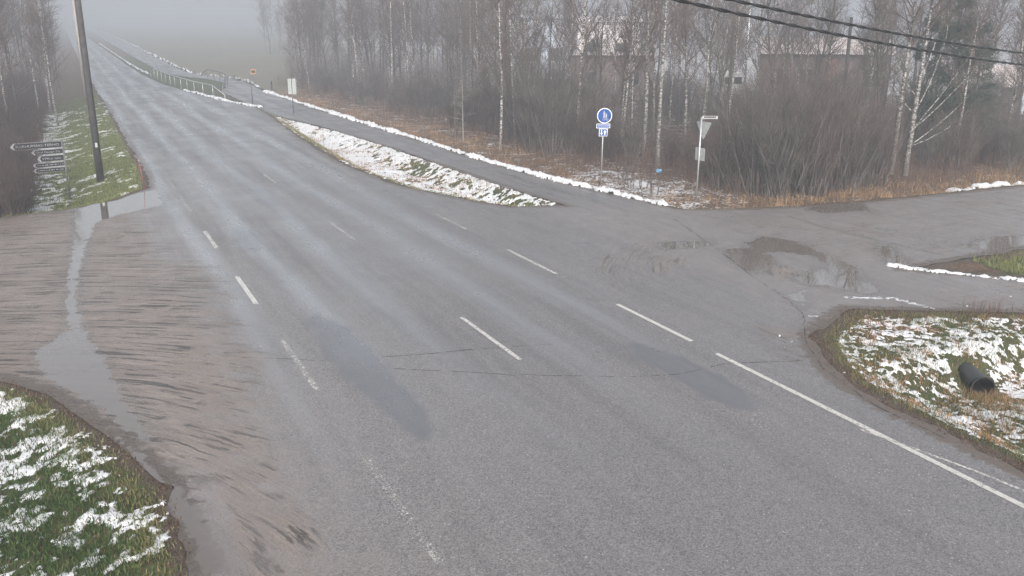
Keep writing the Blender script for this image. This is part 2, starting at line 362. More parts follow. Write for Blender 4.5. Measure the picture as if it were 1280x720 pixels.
def grid_faces(ny, nx):
    i = np.arange((ny - 1) * (nx - 1)); r = i // (nx - 1); c = i % (nx - 1); a = r * nx + c
    return np.stack([a, a + 1, a + nx + 1, a + nx], 1)
def tag(o, label=None, cat=None, group=None, kind=None):
    if label: o['label'] = label
    if cat: o['category'] = cat
    if group: o['group'] = group
    if kind: o['kind'] = kind
    return o
def empty(name, loc, rz=0., label=None, cat=None, group=None):
    o = bpy.data.objects.new(name, None); C.objects.link(o); o.empty_display_size = .3
    o.location = loc; o.rotation_euler = (0, 0, rz); return tag(o, label, cat, group)
class MB:
    def __init__(s): s.v = []; s.f = []
    def add(s, vs, fs):
        n = len(s.v); s.v += [tuple(q) for q in vs]; s.f += [tuple(n + i for i in q) for q in fs]; return s
    def box(s, a, b):
        x0, y0, z0 = a; x1, y1, z1 = b
        return s.add([(x0, y0, z0), (x1, y0, z0), (x1, y1, z0), (x0, y1, z0), (x0, y0, z1), (x1, y0, z1), (x1, y1, z1), (x0, y1, z1)],
                     [(0, 3, 2, 1), (4, 5, 6, 7), (0, 1, 5, 4), (1, 2, 6, 5), (2, 3, 7, 6), (3, 0, 4, 7)])
    def tube(s, pts, rad, n=10, cap=True):
        pts = [Vector(p) for p in pts]; rad = rad if isinstance(rad, (list, tuple)) else [rad] * len(pts); base = len(s.v)
        for i, p in enumerate(pts):
            t = (pts[min(i + 1, len(pts) - 1)] - pts[max(i - 1, 0)]).normalized()
            u = t.cross(Vector((0, 0, 1)) if abs(t.z) < .95 else Vector((1, 0, 0))).normalized(); w = t.cross(u)
            for k in range(n):
                a = 2 * math.pi * k / n; s.v.append(tuple(p + (u * math.cos(a) + w * math.sin(a)) * rad[i]))
        for i in range(len(pts) - 1):
            for k in range(n):
                k2 = (k + 1) % n; s.f.append((base + i * n + k, base + i * n + k2, base + (i + 1) * n + k2, base + (i + 1) * n + k))
        if cap:
            s.f.append(tuple(base + k for k in range(n))[::-1]); s.f.append(tuple(base + (len(pts) - 1) * n + k for k in range(n)))
        return s
    def prism(s, poly, y0, y1):
        """polygon in x,z extruded along y"""
        n = len(poly); b = len(s.v)
        s.v += [(x, y0, z) for x, z in poly] + [(x, y1, z) for x, z in poly]
        s.f.append(tuple(b + i for i in range(n))); s.f.append(tuple(b + n + i for i in range(n))[::-1])
        for i in range(n):
            j = (i + 1) % n; s.f.append((b + j, b + i, b + n + i, b + n + j))
        return s
    def build(s, name, mat, parent=None, smooth=False):
        me = bpy.data.meshes.new(name); me.from_pydata(s.v, [], s.f); me.update()
        if smooth:
            for p in me.polygons: p.use_smooth = True
        return link(name, me, parent, mat)
def copy_tree(o, parent=None):
    c = o.copy(); C.objects.link(c); c.parent = parent
    for ch in list(o.children): copy_tree(ch, c)
    return c

# ------------------------------------------------------------------ pavings
def spaced(a, b, knots):
    """knots: (position, step) interpolated spacing"""
    out = [a]; xs = [k[0] for k in knots]; st = [k[1] for k in knots]
    while out[-1] < b: out.append(out[-1] + float(np.interp(out[-1], xs, st)))
    out[-1] = b; return np.array(out)
ZO = {8: (0, 240, 2.769, 2.769)}
def px8(l): return [(240 * 0 + x / 2.769, 460 + y / 2.769) for x, y in l]
def px7(l): return [(780 + x / 3.765, 240 + y / 3.765) for x, y in l]
pud_px = [px7([(590, 235), (655, 208), (745, 218), (860, 252), (960, 300), (1090, 350), (1115, 400), (1210, 465), (1150, 480), (1040, 462), (950, 440), (860, 440), (780, 400), (870, 380), (960, 345), (880, 300), (760, 283), (640, 285), (560, 235)]),
          px7([(470, 268), (600, 262), (700, 300), (712, 345), (640, 392), (560, 362), (490, 325)]),
          px7([(765, 485), (860, 455), (862, 548), (815, 530)]),
          px7([(150, 236), (380, 230), (420, 245), (350, 264), (190, 274)]),
          px7([(860, 80), (960, 55), (1130, 50), (1145, 85), (960, 100)]),
          [(1092, 310), (1112, 306), (1128, 322), (1140, 334), (1108, 330)], [(1205, 306), (1238, 296), (1290, 292), (1290, 305), (1235, 314)],
          [(92, 262), (150, 246), (196, 236), (205, 256), (150, 268), (122, 278), (112, 300), (103, 330), (96, 372), (106, 412), (134, 450), (152, 490), (178, 530), (188, 552), (160, 540), (118, 506), (88, 492), (45, 465), (40, 440), (84, 412), (80, 370), (88, 320), (92, 285)],
          px8([(390, 228), (440, 240), (520, 330), (630, 430), (700, 500), (770, 600), (815, 720), (700, 720), (655, 600), (575, 480), (480, 335), (405, 262)])]
PUD = [[PF(*q) for q in p] for p in pud_px]
patch_px = [[(382, 400), (395, 393), (430, 408), (470, 446), (500, 480), (530, 515), (545, 545), (525, 550), (495, 528), (440, 480), (410, 448), (398, 425)],
            [(782, 432), (805, 430), (860, 450), (880, 462), (902, 470), (945, 503), (945, 511), (915, 511), (870, 492), (835, 466), (800, 448)],
            [(284, 286), (300, 283), (322, 292), (332, 310), (318, 316), (296, 306)]]
PAT = [[PF(*q) for q in p] for p in patch_px]
def fields(x, y):
    a = {}
    pu = np.full(x.shape, -1.)
    for p in PUD:
        cx = sum(q[0] for q in p) / len(p); cyy = sum(q[1] for q in p) / len(p)
        near = np.hypot(x - cx, y - cyy) < 16
        if near.any(): pu[near] = np.maximum(pu[near], np.clip(-sdf(p, x[near], y[near]), -1, 1))
    a['puddle'] = pu
    pa = np.full(x.shape, -1.)
    for p in PAT:
        near = (np.abs(x - p[0][0]) < 9) & (np.abs(y - p[0][1]) < 9)
        if near.any(): pa[near] = np.maximum(pa[near], np.clip(-sdf(p, x[near], y[near]), -1, 1))
    a['patch'] = pa
    pd = pavd(x, y)
    a['edge'] = ss(-.75, .05, pd) * (y < 90)
    # streaked mud: yard left, fan on the right
    ml = ss(4.6, 1.2, x + 1.6 * (fbm(x * .4, y * .5, 21, 3) - .5) + .10 * np.abs(y - 24)) * ss(38, 36, y) * ss(11.5, 13.5, y + .0 * x)
    ml = ml * np.interp(y, [10, 16, 24, 36, 38], [.62, .72, .70, .62, .3]) * np.interp(x, [-12, -4, 0, 4], [.9, .95, 1., .95])
    mb = .8 * ss(.9, .3, np.abs(x - (1.75 + .02 * (y - 12)))) * ss(17, 14, y) * .62      # the track beside the near puddle
    mr = ss(2.4, .6, np.abs(np.hypot(x - 21.5, y - 15.5) - 9.0 + (x - 14) * .1)) * ss(19, 15, x) * ss(17, 21, y) * ss(33, 28, y) * .42
    mr2 = ss(1.6, .2, np.abs(x - 17.2)) * ss(15.5, 17, y) * ss(21, 18.5, y) * .5
    mr3 = ss(12.3, 12.6, x) * ss(16, 14.5, y) * .40
    mr4 = ss(18.5, 20.5, x) * ss(16.8, 17.5, y) * (.30 + .22 * (fbm(x * .3, y * .6, 51, 3) - .3))
    ml = ml * 1.15
    a['mud'] = np.maximum.reduce([ml, mb, mr, mr2, mr3, mr4])
    right = x > 9
    a['tu'] = np.where(right, np.hypot(x - 21.5, y - 15.5), np.hypot((x + 7.5), (y - 8)))
    a['tu'] = np.where(x > 19, y * 1.0 + 30, a['tu'])
    a['tv'] = np.where(x > 19, x * 2.4, np.where(right, np.arctan2(y - 15.5, x - 21.5) * 9, np.arctan2(y - 8, x + 7.5) * 16))
    # pale silt film
    du = ss(5.5, .6, x) * np.interp(y, [0, 20, 45, 70], [.95, .8, .55, .1])
    du = np.maximum(du, ss(13.0, 16, x) * ss(33, 27, y) * .62)
    du = np.maximum(du, .33 * ss(1.2, .2, np.abs(x - 7.6)) * ss(22, 6, y))
    du = np.maximum(du, .40 * ss(13.5, 14.5, x) * ss(30, 60, y) * 0)
    a['dust'] = du
    w = np.zeros(x.shape)
    for c_, s_ in ((4.75, .34), (6.45, .34), (8.7, .36), (10.4, .36), (3.0, .3)):
        w = np.maximum(w, np.exp(-((x - c_ - .12 * np.sin(y * .21 + c_)) / s_) ** 2))
    w = w * ss(.18, .5, fbm(x * .25, y * .07, 31, 3)) * ss(8, 26, y)
    a['wheel'] = w
    a['dark'] = np.clip(ss(.55, .72, fbm(x * .5, y * .12, 41, 4)) * ss(24, 55, y) * .6 + .4 * ss(.62, .72, fbm(x * .8, y * .8, 43, 3)) * (x > 14), 0, 1)
    sl = np.zeros(x.shape)
    for pts, wd, am in SLUSH:
        for (ax, ay), (bx, by) in zip(pts[:-1], pts[1:]):
            ex, ey = bx - ax, by - ay; t = np.clip(((x - ax) * ex + (y - ay) * ey) / (ex * ex + ey * ey), 0, 1)
            sl = np.maximum(sl, am * ss(wd, 0, np.hypot(x - ax - t * ex, y - ay - t * ey)))
    a['slush'] = sl
    return a
SLUSH = [([PF(1060, 372), PF(1115, 372), PF(1165, 385)], .35, .62), ([PF(1010, 395), PF(1035, 398)], .35, .55), ([PF(1115, 333), PF(1180, 340)], .35, .6),
         ([PF(1190, 232), PF(1280, 224)], .5, .3)]
def ribbon(name, ts, lo, hi, ncol, swap, dz, label=None):
    T, S = np.meshgrid(ts, np.linspace(0, 1, ncol), indexing='ij')
    a, b = lo(T), hi(T)
    jig = (fbm(T * 1.7, S * 0 + 3, len(name) * 7, 4) - .5) * .34; jig2 = (fbm(T * 1.7, S * 0 + 8, 55, 4) - .5) * .34
    a = a + jig; b = b + jig2
    W = a + (b - a) * S
    x, y = (T, W) if swap else (W, T)
    v = np.stack([x, y, zt(y) + dz], -1).reshape(-1, 3); f = grid_faces(len(ts), ncol)
    if not swap: f = f
    else: f = f[:, ::-1]
    # make sure normals point up
    q = v[f[0]]
    if np.cross(q[1] - q[0], q[2] - q[0])[2] < 0: f = f[:, ::-1]
    o = mesh_np(name, v, f, M['pav'], None, fields(v[:, 0], v[:, 1])); tag(o, kind='structure'); return o
def polyline_fn(pts):
    d = [0]
    for (ax, ay), (bx, by) in zip(pts[:-1], pts[1:]): d.append(d[-1] + math.hypot(bx - ax, by - ay))
    xs = [p[0] for p in pts]; ys = [p[1] for p in pts]; L = d[-1]
    return lambda t: (np.interp(t * L, d, xs), np.interp(t * L, d, ys))
ribbon('road', spaced(-60, 700, [(-60, 4), (5, .5), (8, .12), (24, .14), (40, .3), (80, .8), (200, 5), (700, 10)]), ROAD_L, ROAD_R, 130, False, .004)
ribbon('side_road', spaced(-90, 2.6, [(-90, 4), (-16, .5), (-8, .14), (3, .11)]), SL_LO, SL_HI, 170, True, 0.)
ribbon('side_road_east', spaced(12.4, 90, [(12, .12), (22, .14), (32, .3), (90, 3)]), SR_LO, SR_HI, 110, True, 0.)
bpy.data.objects['side_road_east'].name = 'side_road.001'
ribbon('path', spaced(25, 700, [(25, .25), (60, .4), (130, 1), (250, 5), (700, 10)]), PU_L, PU_R, 30, False, -.004)
fl, fr = polyline_fn(LP_L), polyline_fn(LP_R)
tt = np.linspace(0, 1, 500) ** 1.6; T, S = np.meshgrid(tt, np.linspace(0, 1, 30), indexing='ij')
ax, ay = fl(T); bx, by = fr(T); X = ax + (bx - ax) * S; Y = ay + (by - ay) * S
v = np.stack([X, Y, zt(Y) - .004], -1).reshape(-1, 3); f = grid_faces(500, 30)
q = v[f[0]]
if np.cross(q[1] - q[0], q[2] - q[0])[2] < 0: f = f[:, ::-1]
tag(mesh_np('path', v, f, M['pav'], None, fields(v[:, 0], v[:, 1])), kind='structure')

# ------------------------------------------------------------------ ground
gx = spaced(-900, 900, [(-900, 60), (-60, 8), (-20, 1), (-9, .3), (-6, .13), (2, .13), (4, .4), (11, .4), (12.5, .13), (22, .15), (30, .35), (60, 1.5), (120, 10), (900, 60)])
gy = spaced(-60, 1250, [(-60, 8), (0, 1), (7, .14), (24, .16), (45, .3), (80, .8), (140, 3), (300, 15), (1250, 50)])
X, Y = np.meshgrid(gx, gy); x = X.ravel(); y = Y.ravel(); pd = pavd(x, y); z = gz(x, y, pd)
green = np.zeros(x.shape)
green = np.maximum(green, ss(2.9, 2.3, x) * ss(-3.2, -1.2, x) * ss(34, 36, y) * np.interp(y, [36, 60, 90, 120], [1, .95, .6, .25]))
green = np.maximum(green, ((x < 2) & (y < 24)) * 1.)
green = np.maximum(green, ((y > 28) & (y < 200) & (x > 8) & (x < 17.5)) * .62)
green = np.maximum(green, ((y < 16) & (x > 12) & (x < 24)) * .55)
green = np.maximum(green, ss(.9, .3, pd) * (x > 17) * (y > 24) * .8)
green = np.maximum(green, ((y < 18) & (x >= 23)) * .6)
field = ((x > PU_R(y) + .6) & (y > 95) & (x < .207 * y + 5 + 6 * (vn(y * .1, y * 0, 4) - .5))) * 1.
snow = np.where((x > 20.5) & (y > 24), .36 + .10 * ss(26, 60, y) + .12 * ss(55, 90, x), 0.)
clear = np.exp(-(((x - 22.8) / 2.6) ** 2 + ((y - 33) / 6) ** 2)); snow = snow + .22 * clear
snow = np.where(field > 0, .05, snow)
snow = np.where((x < -3.2) & (y > 36), .32, snow); snow = np.where((x > 8) & (x < 17) & (y > 28), .25, snow)
dirt = ss(.75, .1, pd) * .85; dirt = np.where((x > 12) & (x < 20) & (y < 16), ss(.75, .1, pd) * .8, dirt)
dirt = np.where((x < 1.5) & (y < 20), ss(.6, .05, pd) * .7, dirt); dirt = np.where(y > 100, 0, dirt)
f = grid_faces(len(gy), len(gx))
tag(mesh_np('ground', np.stack([x, y, z], -1), f, M['ground'], None, dict(green=green, snow=snow, dirt=dirt, field=field)), kind='structure')

# ------------------------------------------------------------------ snow as real sheets
def snow_sheet(name, x0, x1, y0, y1, res, cov, thick, label, cat='snow', lump=6., seed=0, lumpamp=1., sy=1.):
    xs = np.arange(x0, x1, res); ys = np.arange(y0, y1, res * sy); X, Y = np.meshgrid(xs, ys); x = X.ravel(); y = Y.ravel()
    pd = pavd(x, y); c = cov(x, y, pd)
    n = fbm(x * lump * .35, y * lump * .35, 60 + seed, 4) - .5; n2 = fbm(x * lump, y * lump, 70 + seed, 4) - .5
    n3 = vn(x * lump * 3.1, y * lump * 3.1, 90 + seed) - .5
    fld = c - .5 + (n * 1.2 + n2 * 1.5 + n3 * .35) * lumpamp
    h = np.where(fld > 0, thick * (1 - np.exp(-fld * 3.2)) * (.75 + n2 * 1.1) * (.45 + 1.1 * fbm(x * .6, y * .6, 66, 3)), np.maximum(fld * .6, -.12))
    base = np.maximum(gz(x, y, pd), np.where(pd < .0, zt(y) + .004, -99))
    z = base + h
    keep = h > -.03; nx = len(xs); f = grid_faces(len(ys), nx); k = keep[f].any(1) & (h[f].min(1) > -.11)
    f = f[k]; use, inv = np.unique(f.ravel(), return_inverse=True); f = inv.reshape(f.shape)
    o = mesh_np(name, np.stack([x, y, z], -1)[use], f, M['snow']); tag(o, label, cat, None, 'stuff'); return o
def cov_near(x, y, pd):
    c = .46 * ss(.0, .6, pd) * ss(3.4, 2.0, pd) * np.interp(y, [9, 12, 16, 20], [.75, .95, 1.15, 1.3]) + .41 * ss(2.0, 3.0, pd)
    return np.where(pd < .06, -.4, c)
snow_sheet('snow', -8, .9, 8, 20.5, .035, cov_near, .05, 'broken patches of old snow on the grass verge at bottom left', lump=6.5, seed=1, sy=1.2)
def cov_ditch(x, y, pd):
    c = np.where(pd < .5, -.1, .50); c = c + .12 * ss(1.3, 2.2, pd) * (x > 15)
    return c - .30 * np.exp(-(((x - 16.) / .5) ** 2 + ((y - 11.) / .5) ** 2)) - .25 * ss(14.3, 15.2, y) + .05 - 2 * ss(.45, .3, np.abs((x - 16.1) * .891 - (y - 11.25) * .454)) * ss(-.35, -.2, (x - 16.1) * .454 + (y - 11.25) * .891) * ss(1.0, .8, (x - 16.1) * .454 + (y - 11.25) * .891)
snow_sheet('snow', 12.9, 21.5, 4, 15.6, .036, cov_ditch, .035, 'lumpy snow lying in the ditch around the black culvert pipe', lump=13., seed=2)
def cov_isl(x, y, pd):
    u = x - ROAD_R(y)
    c = (.76 + .16 * ss(42, 50, y)) * ss(.8, 1.2, u) + .05; c = np.where(u < .9, .27, c)
    c = c * ss(29.3, 30.2, y) * ss(75.5, 74, y); strip = ss(1.0, .3, np.abs(x - (PU_L(y) - .85))) * ss(60, 46, y) * .2
    c = np.where(y > 62, np.maximum(c, .75 * ss(.1, .4, u)), c)
    c = np.where((pd < .08) | (y > 73), -.6, c)
    return c - strip
snow_sheet('snow', 11.6, 17, 29, 76, .06, cov_isl, .05, 'long snow strip on the island between the main road and the path', lump=5., seed=3, sy=1.6)
def cov_bank(x, y, pd):
    u = x - PU_R(y) - .25
    u = u + .25 * (fbm(y * .35, y * 0, 77, 3) - .5)
    return ((.95 + .8 * fbm(y * .45, y * 0 + 9, 79, 3)) * ss(.36 + .9 * (fbm(y * .4, y * 0 + 5, 78, 3) - .2), .02, np.abs(u))) * ss(26.6, 29, y) * ss(600, 500, y) - .35 - 1.2 * ss(95, 96.5, y) * ss(101, 99.5, y)
def bank(name, y0, y1, res, thick, label, lump=4.5, sy=1.): 
    xs0 = min(float(PU_R(y)) for y in np.linspace(y0, y1, 30)) - .8; xs1 = max(float(PU_R(y)) for y in np.linspace(y0, y1, 30)) + 1.6
    return snow_sheet(name, xs0, xs1, y0, y1, res, cov_bank, thick, label, 'snow bank', lump, 5, .8, sy)
bank('snow_bank', 26, 100, .05, .21, 'ridge of ploughed lumpy snow along the forest side of the path', 5.2, 1.5)
bank('snow_bank', 100, 600, .2, .42, 'thin distant snow ridge beside the path climbing into the fog', 1.2, 5.)
GL = [PF(1118, 332), PF(1170, 339), PF(1230, 346), PF(1290, 352), (25.2, 11.5), (26.2, 8)]
def cov_line(pts, w, amp):
    def g(x, y, pd):
        d = np.full(x.shape, 99.)
        for (ax, ay), (bx, by) in zip(pts[:-1], pts[1:]):
            ex, ey = bx - ax, by - ay; t = np.clip(((x - ax) * ex + (y - ay) * ey) / (ex * ex + ey * ey), 0, 1)
            d = np.minimum(d, np.hypot(x - ax - t * ex, y - ay - t * ey))
        return amp * ss(w, w * .1, d) - .3
    return g
snow_sheet('snow_bank', 19.5, 27, 7, 18.5, .05, cov_line(GL, .42, 1.05), .09, 'thin curved snow ridge in front of the grassy corner on the right', 'snow bank', 4.5, 8, .8)
SF = [PF(1192, 233), PF(1235, 228), PF(1290, 222)]
snow_sheet('snow_bank', 27, 44, 24, 31, .10, cov_line(SF, .75, 1.15), .2, 'flat snow remnant on the far edge of the side road at right', 'snow bank', 2.5, 9, .7)
WE = [(14.2, 78.0), (13.0, 84), (11.9, 92), (10.9, 101)]
snow_sheet('snow_bank', 9.5, 15.5, 76, 104, .14, cov_line(WE, .75, 1.2), .22, 'snow ridge at the road edge in front of the bus stop sign', 'snow bank', 1.7, 10, .6, 2.)
WF = [(10.3, 137), (9.9, 150), (9.6, 175), (9.6, 230), (9.7, 300)]
snow_sheet('snow_bank', 8.6, 11.5, 134, 310, .2, cov_line(WF, .6, 1.4), .2, 'far snow line on the strip between the road and the path', 'snow bank', 1.2, 11, .35, 5.)
def cov_lv(x, y, pd):
    c = .27 * ss(-.1, -.9, x) * ss(-3.2, -2.2, x) + .25; c = c * ss(.3, .7, pd) * ss(110, 80, y)
    return np.where(x > .3, np.where(x > 1.2, .24 + .0 * x, .22), c) - .9 * ss(.35, .0, pd) * ss(90, 50, y) - .4 * ss(-4.2, -5, x)
snow_sheet('snow', -5.2, 2.7, 36.3, 88, .09, cov_lv, .07, 'streaky thin snow on the green verge around the direction sign', lump=3.2, seed=12, sy=1.5)

# ------------------------------------------------------------------ blades: grass, dry grass, undergrowth (uncountable)
def blades(name, x, y, hgt, wid, lean, mat, tint, label, cat, z=None):
    n = len(x); z = gz(x, y) if z is None else z
    a = rs.uniform(0, 2 * np.pi, n); dx, dy = np.cos(a) * wid / 2, np.sin(a) * wid / 2
    b = rs.uniform(0, 2 * np.pi, n); ln = lean * rs.uniform(.2, 1, n)
    lx, ly = np.cos(b) * ln * hgt, np.sin(b) * ln * hgt
    p0 = np.stack([x - dx, y - dy, z - .02], 1); p1 = np.stack([x + dx, y + dy, z - .02], 1)
    m0 = np.stack([x - dx * .8 + lx * .35, y - dy * .8 + ly * .35, z + hgt * .6], 1); m1 = np.stack([x + dx * .8 + lx * .35, y + dy * .8 + ly * .35, z + hgt * .6], 1)
    t = np.stack([x + lx, y + ly, z + hgt * np.sqrt(np.clip(1 - (ln * .7) ** 2, .15, 1))], 1)
    v = np.stack([p0, p1, m1, m0, t], 1).reshape(-1, 3); i = np.arange(n) * 5
    o = mesh_np(name, v, [np.stack([i, i + 1, i + 2, i + 3], 1), np.stack([i + 3, i + 2, i + 4], 1)], mat, None, dict(tint=np.repeat(tint, 5)), smooth=False)
    return tag(o, label, cat, None, 'stuff')
def scatter(n, x0, x1, y0, y1, keep):
    x = rs.uniform(x0, x1, n); y = rs.uniform(y0, y1, n); pd = pavd(x, y); k = rs.uniform(0, 1, n) < keep(x, y, pd); return x[k], y[k], pd[k]
MG = mat_blade('green_grass', (.014, .032, .008), (.040, .070, .018), (.14, .125, .06))
MD = mat_blade('dry_grass_blades', (.085, .052, .029), (.24, .145, .075), (.42, .30, .17))
MW = mat_blade('dead_stalks', (.03, .02, .017), (.075, .040, .030), (.15, .095, .065))
MV = mat_blade('short_verge_grass', (.055, .075, .020), (.115, .135, .045), (.22, .20, .09))
x, y, pd = scatter(150000, -8, 1.2, 8, 20.5, lambda x, y, pd: ss(.0, .5, pd) * (.35 + .65 * ss(.35, .6, fbm(x * 1.4, y * 1.4, 90, 3))))
blades('grass', x, y, rs.uniform(.04, .11, len(x)), .014 + 0 * x, 1., MG, np.clip(rs.beta(1.5, 2.6, len(x)) + .5 * ss(1.0, .3, pd), 0, 1), 'matted green grass of the verge at bottom left', 'grass')
x, y, pd = scatter(90000, 12.6, 23, 4, 15.6, lambda x, y, pd: ss(.12, .5, pd) * ss(.42, .62, fbm(x * .9, y * .9, 91, 3)) * .8 + .5 * ss(.1, .3, pd) * ss(1., .4, pd))
blades('grass', x, y, rs.uniform(.05, .14, len(x)), .007 + 0 * x, .95, MG, np.clip(rs.beta(2, 2, len(x)) + .35 * ss(1.2, .3, pd), 0, 1), 'yellowing grass on the banks of the culvert ditch', 'grass')
x, y, pd = scatter(150000, -4, 2.8, 36, 100, lambda x, y, pd: ss(.05, .4, pd) * np.clip(1.2 - (y - 36) / 60, .2, 1) * ss(-3.6, -1.5, x))
blades('grass', x, y, rs.uniform(.05, .12, len(x)), .014 + 0 * x, .9, MV, np.clip(rs.beta(2, 2, len(x)), 0, 1), 'short pale green grass around the near utility pole', 'grass')
x, y, pd = scatter(60000, 12.4, 17, 30, 80, lambda x, y, pd: ss(.1, .3, pd) * (.9 * ss(1.3, .8, x - ROAD_R(y)) + .35 * ss(1.1, .3, PU_L(y) - x) * ss(60, 45, y)))
blades('grass', x, y, rs.uniform(.05, .13, len(x)), .012 + 0 * x, .9, MV, np.clip(rs.beta(2, 1.6, len(x)), 0, 1), 'yellow green grass strip along the island beside the road', 'grass')
x, y, pd = scatter(60000, 23, 34, 6, 17.8, lambda x, y, pd: ss(.15, .5, pd) * .9)
blades('grass', x, y, rs.uniform(.06, .22, len(x)), .010 + 0 * x, .9, MV, np.clip(rs.beta(2.2, 1.6, len(x)), 0, 1), 'rough grass on the small corner between the side road and path', 'grass')
x, y, pd = scatter(60000, -8, 1.2, 8, 20.5, lambda x, y, pd: ss(-.12, .05, pd) * ss(1.1, .5, pd) * (.3 + .7 * ss(.4, .6, fbm(x * 2.5, y * 2.5, 96, 3))))
blades('leaf_litter', x, y, rs.uniform(.012, .05, len(x)), .016 + 0 * x, 1., MW, rs.beta(1.4, 1.6, len(x)), 'wet brown litter and crumbled soil along the edge of the bottom left verge', 'litter', np.maximum(gz(x, y, pd), np.where(pd < 0, .004, -9)))
x, y, pd = scatter(60000, 12.2, 20.5, 4, 15.8, lambda x, y, pd: ss(-.10, .05, pd) * ss(.9, .4, pd) * (.3 + .7 * ss(.4, .6, fbm(x * 2.5, y * 2.5, 97, 3))))
blades('leaf_litter', x, y, rs.uniform(.012, .05, len(x)), .016 + 0 * x, 1., MW, rs.beta(1.4, 1.6, len(x)), 'wet brown litter and crumbled soil along the rim of the culvert ditch', 'litter', np.maximum(gz(x, y, pd), np.where(pd < 0, .004, -9)))
x, y, pd = scatter(70000, 13, 22, 4, 15.6, lambda x, y, pd: ss(.3, .7, pd) * (.12 + .88 * ss(.50, .66, fbm(x * 2.8, y * 2.8, 98, 4))))
blades('leaf_litter', x, y, rs.uniform(.04, .12, len(x)), .014 + 0 * x, 1., MD, rs.beta(1.2, 2.4, len(x)), 'brown dead leaves and stems poking through the snow of the culvert ditch', 'litter')
x, y, pd = scatter(30000, 11.8, 17, 29.5, 75, lambda x, y, pd: ss(.1, .3, pd) * (.1 + .9 * ss(.48, .64, fbm(x * 1.6, y * 1.2, 99, 4))))
blades('leaf_litter', x, y, rs.uniform(.05, .16, len(x)), .02 + 0 * x, 1., MD, rs.beta(1.2, 2.2, len(x)), 'brown dead stems poking through the snow of the island', 'litter')
x, y, pd = scatter(26000, -8, .6, 8, 20.5, lambda x, y, pd: ss(.3, .7, pd) * (.15 + .85 * ss(.50, .66, fbm(x * 2.8, y * 2.8, 89, 4))))
blades('leaf_litter', x, y, rs.uniform(.04, .10, len(x)), .012 + 0 * x, 1., MW, rs.beta(1.2, 2., len(x)), 'dead stems poking through the snow of the bottom left verge', 'litter')
# forest edge: tall tawny grass
x, y, pd = scatter(330000, 18.5, 62, 24.5, 100, lambda x, y, pd: ss(.2, .6, pd) * ss(7., 1.2, pd + 2.5 * (fbm(x * .5, y * .5, 92, 3) - .5)) * (.25 + .75 * ss(.36, .6, fbm(x * .8, y * .8, 93, 3))) * np.where(y > 60, .6, 1) * (1 - .55 * np.exp(-(((x - 22.8) / 2) ** 2 + ((y - 33) / 5) ** 2))))
low = ss(1.6, .3, pd)
blades('dry_grass', x, y, rs.uniform(.08, .42, len(x)) * (1 - .6 * low) * (.2 + 1.5 * fbm(x * .9, y * .9, 94, 3) ** 1.5), .012 + 0 * x, .85, MD, np.clip(rs.beta(2, 2.4, len(x)) + .1 * low, 0, 1), 'tawny dead grass along the edge of the wood', 'dry grass')
x, y, pd = scatter(110000, 19.5, 75, 25.5, 110, lambda x, y, pd: ss(1.8, 4.2, pd) * ss(26, 6, pd) * ss(.35, .6, fbm(x * .5, y * .5, 95, 3)) * (1 - .9 * np.exp(-(((x - 23) / 2.2) ** 2 + ((y - 33) / 5) ** 2))))
blades('undergrowth', x, y, rs.uniform(.4, 1.7, len(x)), .010 + 0 * x, .45, MW, rs.beta(2, 2, len(x)), 'reddish brown thin saplings and stalks filling the wood floor', 'undergrowth')
x, y, pd = scatter(90000, -12, -1.6, 36., 110, lambda x, y, pd: ss(.8, 1.4, pd) * ss(-1.7, -2.4, x) * .9)
blades('undergrowth', x, y, rs.uniform(.3, 1.8, len(x)), .010 + 0 * x, .4, MW, rs.beta(2, 2.4, len(x)), 'reddish brown stalks at the edge of the left wood', 'undergrowth')

# ------------------------------------------------------------------ trees
def norm(a): return a / np.maximum(np.linalg.norm(a, axis=-1, keepdims=True), 1e-9)
def tubes(pts, rad, sides):
    B, S, _ = pts.shape; t = np.gradient(pts, axis=1); t = norm(t)
    ref = np.where(np.abs(t[..., 2:3]) < .9, np.array([0, 0, 1.]), np.array([1., 0, 0])); u = norm(np.cross(t, ref)); w = np.cross(t, u)
    a = np.arange(sides) * 2 * np.pi / sides
    v = pts[:, :, None, :] + rad[:, :, None, None] * (u[:, :, None, :] * np.cos(a)[:, None] + w[:, :, None, :] * np.sin(a)[:, None])
    v = v.reshape(-1, 3); b = np.arange(B)[:, None, None] * S * sides; s = np.arange(S - 1)[None, :, None] * sides; k = np.arange(sides)[None, None, :]; k2 = (k + 1) % sides
    q = b + s
    f = np.stack([q + k, q + k2, q + sides + k2, q + sides + k], -1).reshape(-1, 4); return v, f
def merge(lst):
    V = []; Fq = []; n = 0
    for v, f in lst: V.append(v); Fq.append(f + n); n += len(v)
    return np.concatenate(V), np.concatenate(Fq)
